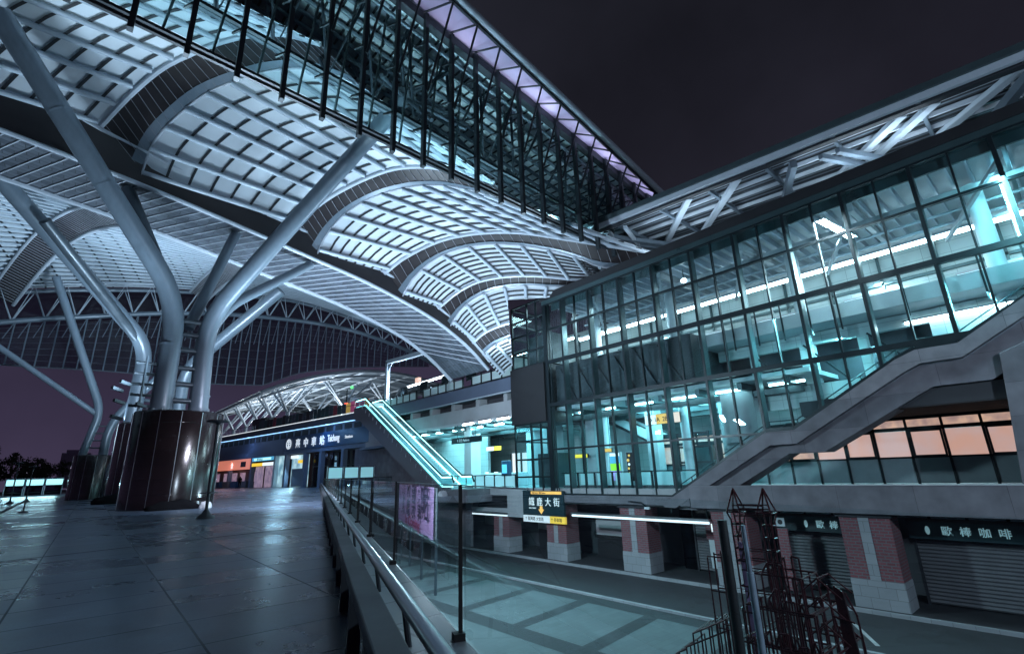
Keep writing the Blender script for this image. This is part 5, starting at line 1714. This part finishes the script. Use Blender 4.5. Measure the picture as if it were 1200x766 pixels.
for z in (-.82, -1.5, -2.2, -2.9):
    L_ += [((10.9, 5.85, z), (10.9, 6.18, z)), ((11.2, 5.85, z), (11.2, 6.18, z)), ((10.9, 5.85, z), (11.2, 5.85, z))]
rods('cage', L_, .018)
L_ = []
yy = [5.9 + .2 * k for k in range(8)]
for k, y in enumerate(yy):
    z = -2.0 - .1 * k - (.0 if k < 5 else .04 * k)
    L_.append(((10.8, y, ZS), (10.8, y, z)))
    L_.append(((11.6, y, ZS), (11.6, y, z + .1)))
    L_.append(((10.8, y, z), (11.6, y, z + .1)))
    if k:
        L_.append(((10.8, yy[k - 1], z + .1), (10.8, y, z)))
        L_.append(((10.8, yy[k - 1], z - .1), (10.8, y, z - .2)))
rods('low_cage', L_, .02)
L_ = []
for j, z in enumerate((-1.0, -1.32, -1.75)):
    for x in (10.9, 11.5):
        L_ += [((x, 4.35, z - .28), (x, 4.02, z)), ((x, 4.02, z), (x, 3.66, z - .3))]
    L_.append(((10.9, 4.02, z), (11.5, 4.02, z)))
L_ += [((11.2, 4.0, -1.3), (11.15, 3.75, -2.9)), ((10.9, 4.3, -1.3), (10.9, 4.3, ZS)), ((11.0, 3.9, -1.1), (11.0, 3.9, ZS))]
rods('gable', L_, .016)
MB().prism([(11.0, 3.8, -1.1), (11.0, 3.66, -1.2), (11.0, 3.42, ZS), (11.0, 3.8, ZS)], (.06, 0, 0)).build('red_plate', M['rust'], T)
rods('gable', [((11, 3.62, -1.2), (11.0, 3.5, -1.55)), ((11, 3.5, -1.55), (11.02, 3.38, ZS)), ((11, 3.9, -1.62), (11, 3.55, -1.68))], .02)
T = thing('slim_pole', 'slim galvanised pole catching light in front of the red wire tower', 'pole', (8.4, 4.06, ZS))
MB().tube([(8.4, 4.06, ZS), (8.4, 4.06, -.55)], .055, 12).build('shaft', M['pole'], T, smooth=True)
MB().tube([(8.4, 4.06, -.55), (8.4, 4.06, .15)], .035, 12).build('upper_shaft', M['pole'], T, smooth=True)
MB().lathe((8.4, 4.06, ZS), [(.14, 0), (.14, .03), (.06, .05)], 16).build('foot_plate', M['pole'], T)
T = thing('slim_pole', 'slim dark pole standing just left of the galvanised pole', 'pole', (8.0, 4.17, ZS))
MB().tube([(8.0, 4.2, ZS), (8.0, 4.2, .25)], .075, 12).build('shaft', M['rubber'], T, smooth=True)
MB().lathe((8.0, 4.2, ZS), [(.16, 0), (.16, .03), (.08, .05)], 16).build('foot_plate', M['rubber'], T)

# ------------------------------------------------------------------ plaza things
def lamp(x, y, h, lab, disc=True):
    T = thing('lamp_post', lab, 'lamp post', (x, y, 0), 'lamp posts on the plaza')
    MB().lathe((x, y, 0), [(.27, 0), (.26, .03), (.12, .16), (.06, .26), (.045, .3)], 24).build('base_cone', M['rail_dark'], T, smooth=True)
    MB().tube([(x, y, .25), (x, y, h)], .045, 12).build('pole', M['rail_dark'], T, smooth=True)
    MB().lathe((x, y, h - .12), [(.05, 0), (.1, .05), (.33, .09), (.33, .13), (.05, .16)], 24).build('lamp_head', M['rail_dark'], T, smooth=True)
    if disc:
        MB().lathe((x, y, .74), [(.05, 0), (.27, .015), (.27, .035), (.05, .05)], 24).build('collar_disc', M['rail_dark'], T, smooth=True)
lamp(3.32, 18.66, 3.0, 'black lamp post with cone foot and flat round head beside the largest drum')
lamp(-3.25, 52.6, 2.9, 'small far lamp post in front of the left bus shelter')
lamp(-2.55, 55.6, 2.7, 'small far lamp post just right of another, before the teal shelters', False)
T = thing('barrier_arm', 'thin dark barrier arm leaning across the plaza floor at the left edge', 'barrier', (-1.8, 31, 0))
MB().beam((-2.25, 29, .0), (-1.52, 33, .52), .05, .07).build('arm', M['rail_dark'], T)
MB().tube([(-1.52, 33, 0), (-1.52, 33, .55)], .03, 8).build('post', M['rail_dark'], T)
MB().lathe((-1.52, 33, 0), [(.18, 0), (.18, .03), (.03, .08)], 16).build('foot', M['rail_dark'], T)

def lump(name, c, sx, sy, sz, m, lab, cat, seed, T=None):
    rr = random.Random(seed)
    bm = bmesh.new()
    bmesh.ops.create_icosphere(bm, subdivisions=3, radius=1)
    ph = [rr.uniform(0, 6) for _ in range(6)]
    for v in bm.verts:
        p = v.co.copy()
        d = 1 + .16 * math.sin(3.1 * p.x + ph[0]) * math.cos(2.3 * p.y + ph[1]) + .1 * math.sin(6 * p.y + ph[2]) + .07 * math.sin(9 * p.x + 5 * p.z + ph[3])
        v.co = V((p.x * sx * d, p.y * sy * d, max(-.02, p.z * sz * d)))
    me = bpy.data.meshes.new(name)
    bm.to_mesh(me); bm.free()
    for p in me.polygons: p.use_smooth = True
    me.materials.append(m)
    o = bpy.data.objects.new(name, me); C.objects.link(o)
    o.location = c
    if lab: tag(o, lab, cat)
    ORG[o.name] = V(c)
    return o
lump('blanket_bundle', (3.5, 26.3, 0), 1.05, .35, .38, M['cloth'], 'long dark blanket bundle lying at the foot of the largest drum', 'bundle', 1)
lump('blanket_bundle', (2.2, 39.3, 0), 1.15, .4, .62, M['cloth'], 'dark blanket bundle lying left of the second drum', 'bundle', 2)
lump('carrier_bag', (4.55, 25.9, 0), .2, .18, .3, M['bag'], 'white carrier bag beside the lamp post at the largest drum', 'bag', 3)
lump('carrier_bag', (3.75, 39.0, 0), .3, .22, .34, M['bag'], 'white carrier bag by the second drum', 'bag', 4)

slabs = ['leftmost', 'middle', 'rightmost']
for i in range(3):
    x0 = -6.5 + 1.88 * i
    T = thing('bus_shelter', slabs[i] + ' of three teal lit glass shelters at the far left edge of the plaza', 'shelter', (x0 + .9, 92, 0), 'lit shelters across the plaza')
    MB().box(x0, x0 + 1.8, 91.4, 93, 2.1, 2.25).build('roof', M['wallw'], T)
    MB().box(x0 + .08, x0 + 1.72, 91.6, 91.7, 1.5, 2.08).build('lit_panel', M['shel'], T)
    MB().box(x0 + .08, x0 + 1.72, 92.6, 92.64, .1, 1.4).build('back_glass', M['glass_dark'], T)
    MB().box(x0 + .1, x0 + 1.7, 91.62, 91.66, 1.36, 1.48).build('lit_strip', M['shel'], T)
    for xx in (x0, x0 + 1.72):
        MB().box(xx, xx + .08, 91.5, 91.58, 0, 2.1).build('post', M['shel'] if False else M['wallw'], T)
    MB().box(x0 + .2, x0 + 1.5, 92.1, 92.5, .4, .5).build('bench', M['rail_dark'], T)
struct('shelter_kerb', MB().box(-30, 4, 90.5, 90.8, 0, .12), M['stone'])

# trees beyond the plaza
def tree(x, y, h, wd, lab, seed):
    rr = random.Random(seed)
    T = thing('broadleaf_tree', lab, 'tree', (x, y, 0), 'dark trees beyond the plaza')
    MB().tube([(x, y, 0), (x + .2, y, h * .3), (x + .1, y, h * .55), (x, y, h * .8)], [.3, .22, .16, .06], 8).build('trunk', M['bark'], T, smooth=True)
    cl = MB()
    clumps = []
    for k in range(26):
        a = rr.uniform(0, 6.28); r = wd * math.sqrt(rr.random()) * .9
        z = h * (.35 + .6 * rr.random()) * (1 - .25 * (r / wd) ** 2)
        clumps.append(V((x + r * math.cos(a), y + r * math.sin(a), z)))
    for c in clumps:
        s = wd * rr.uniform(.2, .36)
        for q in range(60):
            d = V((rr.gauss(0, 1), rr.gauss(0, 1), rr.gauss(0, .8)))
            p = c + d.normalized() * s * rr.random() ** .4
            u = V((rr.uniform(-1, 1), rr.uniform(-1, 1), rr.uniform(-1, 1))).normalized()
            v = u.orthogonal().normalized()
            l = rr.uniform(.12, .26) * (h / 6)
            cl.add([p - u * l, p + v * l * .5, p + u * l, p - v * l * .5], [(0, 1, 2, 3)])
    cl.build('crown', M['tree'], T)
for i, (x, y, h, wd, lab) in enumerate(((-16, 150, 10.3, 4.8, 'tallest dark tree at the far left edge, above the first shelter'), (-10.5, 152, 9.0, 4.0, 'dark tree second from the left behind the shelters'), (-6.5, 156, 7.6, 3.8, 'rounded dark tree third from the left behind the shelters'), (-2.0, 150, 6.4, 3.4, 'low dark tree behind the right shelter'), (2.6, 155, 6.0, 3.4, 'low dark tree just left of the smallest column drum'), (7.2, 158, 5.0, 3.0, 'low dark tree partly behind the column drums'))):
    tree(x, y, h, wd, lab, 40 + i)
struct('far_ground', MB().box(-90, 16, 130, 200, -.6, -.05), M['asphalt'])
# far towers
for i, (x, y, w_, h, lab) in enumerate(((-8, 420, 14, 21, 'faint high-rise on the left skyline with two lit windows'), (-26, 440, 12, 12, 'lower faint block left of the high-rise on the skyline'), (9, 430, 8, 13, 'narrow faint block right of the high-rise on the skyline'))):
    T = thing('far_high_rise', lab, 'building', (x, y, 0), 'blocks on the skyline')
    MB().box(x, x + w_, y, y + 12, 0, h).build('wall', M['tower'], T)
    MB().box(x + 2, x + w_ - 3, y + 2, y + 9, h, h + 2).build('roof_plant', M['tower'], T)
    rr = random.Random(i)
    for k in range(3 if i == 0 else 2):
        xx = x + rr.uniform(1, w_ - 3); z = h * rr.uniform(.4, .9)
        MB().box(xx, xx + 1.2, y - .2, y - .02, z, z + 1.2).build('lit_window', M['win_far'], T)

# a person by the far shops
def person(pos, lab, h=1.72):
    me = bpy.data.meshes.new('person')
    J = [(0, 0, .95), (0, .0, 1.2), (0, .01, 1.42), (0, .01, 1.5), (0, .02, 1.62), (0, .02, 1.72),
         (.1, 0, .9), (.11, .02, .5), (.11, 0, .08), (.11, -.14, .04), (-.1, 0, .9), (-.12, -.02, .5), (-.14, .02, .08), (-.14, -.12, .04),
         (.19, 0, 1.4), (.25, .02, 1.14), (.22, -.1, .9), (-.19, 0, 1.4), (-.25, .02, 1.14), (-.22, -.08, .88)]
    Ed = [(0, 1), (1, 2), (2, 3), (3, 4), (4, 5), (0, 6), (6, 7), (7, 8), (8, 9), (0, 10), (10, 11), (11, 12), (12, 13), (2, 14), (14, 15), (15, 16), (2, 17), (17, 18), (18, 19)]
    Rr = [.15, .14, .15, .06, .1, .09, .1, .065, .045, .04, .1, .065, .045, .04, .07, .05, .035, .07, .05, .035]
    me.from_pydata(J, Ed, [])
    o = bpy.data.objects.new('person', me); C.objects.link(o)
    md = o.modifiers.new('skin', 'SKIN')
    for v, r in zip(me.skin_vertices[0].data, Rr):
        v.radius = (r, r)
    me.skin_vertices[0].data[0].use_root = True
    o.modifiers.new('sub', 'SUBSURF').levels = 1
    o.modifiers['sub'].render_levels = 2
    me.materials.append(M['cloth'])
    o.location = pos
    tag(o, lab, 'person')
    ORG[o.name] = V(pos)
person(tuple(wg(33.0, 1.2, 0)), 'person in dark clothes standing by the mauve shuttered shop')

# ------------------------------------------------------------------ lamps
# uplights on the drum tops and along the roof edges wash the vaults
def up(name, p, tgt, s, pw, col=COOL, spread=180):
    return area(name, p, tgt, s, s, pw, col, spread)
up('uplight_drum', (3.4, 26.9, 4.45), (5, 18, 17), .5, 1200, COOL, 110)
up('uplight_drum_side', (2.6, 27.1, 4.45), (-8, 21, 17), .5, 1100, COOL, 110)
up('uplight_drum_right', (5.1, 28.6, 4.45), (15, 25.5, 15), .5, 1250, COOL, 110)
up('uplight_drum_rear', (3.4, 30.3, 4.45), (4, 42, 17), .5, 1400, COOL, 120)
up('uplight_second_drum', (3.6, 43.8, 5.1), (2, 53, 18), .5, 1300, COOL, 120)
up('uplight_second_drum_side', (1.8, 42, 5.1), (-8, 42, 16), .5, 1300, COOL, 120)
up('uplight_lift', (23.8, 26.3, 8.7), (12, 23, 20), .5, 430, COOL, 130)
up('uplight_platform', (25.5, 40, 9.4), (16, 36, 20), .5, 550)
up('uplight_platform_far', (25.5, 47, 9.4), (20, 54, 22), .5, 1500)
up('uplight_hoarding', (14.6, 24.2, .6), (10, 22, 22), .5, 2000)
# lights inside the roof space behind the fascia, and along the eave
for x in (-2, 6, 14, 22):
    area('uplight_chord', (x, 18.75, zlo(x) + .9), (x, 19.6, zlo(x) + 9), 7, .12, 340, (.66, .9, 1), 120)
for x in (4, 10, 16, 22, 28):
    area('eave_light', (x, 17.5, zup(x) - .9), (x, 16.7, zup(x) + 3), 6.6, .25, 42, (.74, .74, 1), 130)
# platform roof underside
for y in (-6, 4, 13):
    area('roof_uplight', (25.0, y, 13.85), (26.5, y, 18), 5, .2, 170, (.72, .88, 1))
# distant canopy
for y in (84, 100, 118):
    area('far_uplight', (31, y, 9.2), (31, y, 20), 3, 1, 3300, (.9, .96, 1))
# teal glow on the open concourse
area('concourse_lamp', (28, 33, 5.0), (28, 33, 0), 5, 8, 2200, TEAL)
area('concourse_lamp_left', (29, 44, 5.0), (29, 44, 0), 5, 8, 1700, TEAL)
area('hall_lamp', (30, 17, 5.0), (30, 17, 0), 5, 9, 2700, TEAL)
area('upper_hall_lamp', (30, 6, 11.2), (29, 6, 4), .4, 22, 3300, WHITE)
area('upper_hall_lamp', (29.5, 20, 11.2), (28.5, 20, 4), .4, 8, 1100, WHITE)
area('lift_lamp', (26.3, 26.3, 13.3), (26.3, 26.3, 0), 2.4, 2.4, 420, WHITE)
area('lift_lamp', (26.3, 26.3, 4.2), (26.3, 26.3, 0), 2.2, 2.2, 180, TEAL)
area('stair_lamp', (27.2, 1, 7.0), (26, 1.5, 2), .1, 6, 1300, TEAL)
area('stair_lamp', (27.0, 7.5, 7.2), (26, 8, 2), .1, 8, 700, TEAL)
area('gallery_lamp', (26.0, 0, 12.0), (29, 0, 7), .2, 10, 900, TEAL)
area('wing_lamp', tuple(wg(10, 1.6, 7.2)), tuple(wg(10, .5, 3)), .5, 16, 700, (.2, .48, 1))
area('wing_lamp', tuple(wg(34, 1.6, 7.2)), tuple(wg(34, .5, 3)), .5, 22, 500, (.3, .5, 1))
area('shop_glow', tuple(wg(20, .4, 3.6)), tuple(wg(20, 8, 0)), .4, 8, 420, (.4, .75, 1))
area('wing_shop_lamp', tuple(wg(40, 1.5, 4.3)), tuple(wg(40, 2.5, 0)), .3, 14, 160, (1, .6, .55))
area('shelter_lamp', (-4, 91.2, 2.0), (-4, 86, 0), 5, .4, 300, (.45, .85, 1))
# added fill lights, no lamps stand here: brighten concrete, forecourt paving and banner
area('street_fill', (9, -9, 6.5), (22, 6, -3), .7, .7, 1900, (.66, .82, 1))
area('street_fill', (11, 17.5, 4.2), (17, 21, -4.6), .7, .7, 1500, (.5, .85, .95))
area('street_fill', (6.5, 21, 5), (17, 29, -1), .6, .6, 1500, (.8, .82, 1))

# ------------------------------------------------------------------ render settings
S.render.engine = 'CYCLES'
S.cycles.use_denoising = True
try:
    S.cycles.denoiser = 'OPENIMAGEDENOISE'
except Exception:
    pass
S.cycles.max_bounces = 6
S.cycles.diffuse_bounces = 3
S.cycles.glossy_bounces = 3
S.cycles.transmission_bounces = 4
S.cycles.transparent_max_bounces = 24
S.cycles.caustics_reflective = False
S.cycles.caustics_refractive = False
S.cycles.sample_clamp_indirect = 4
S.view_settings.view_transform = 'Standard'
S.view_settings.look = 'None'
S.view_settings.exposure = 0
S.view_settings.gamma = 1
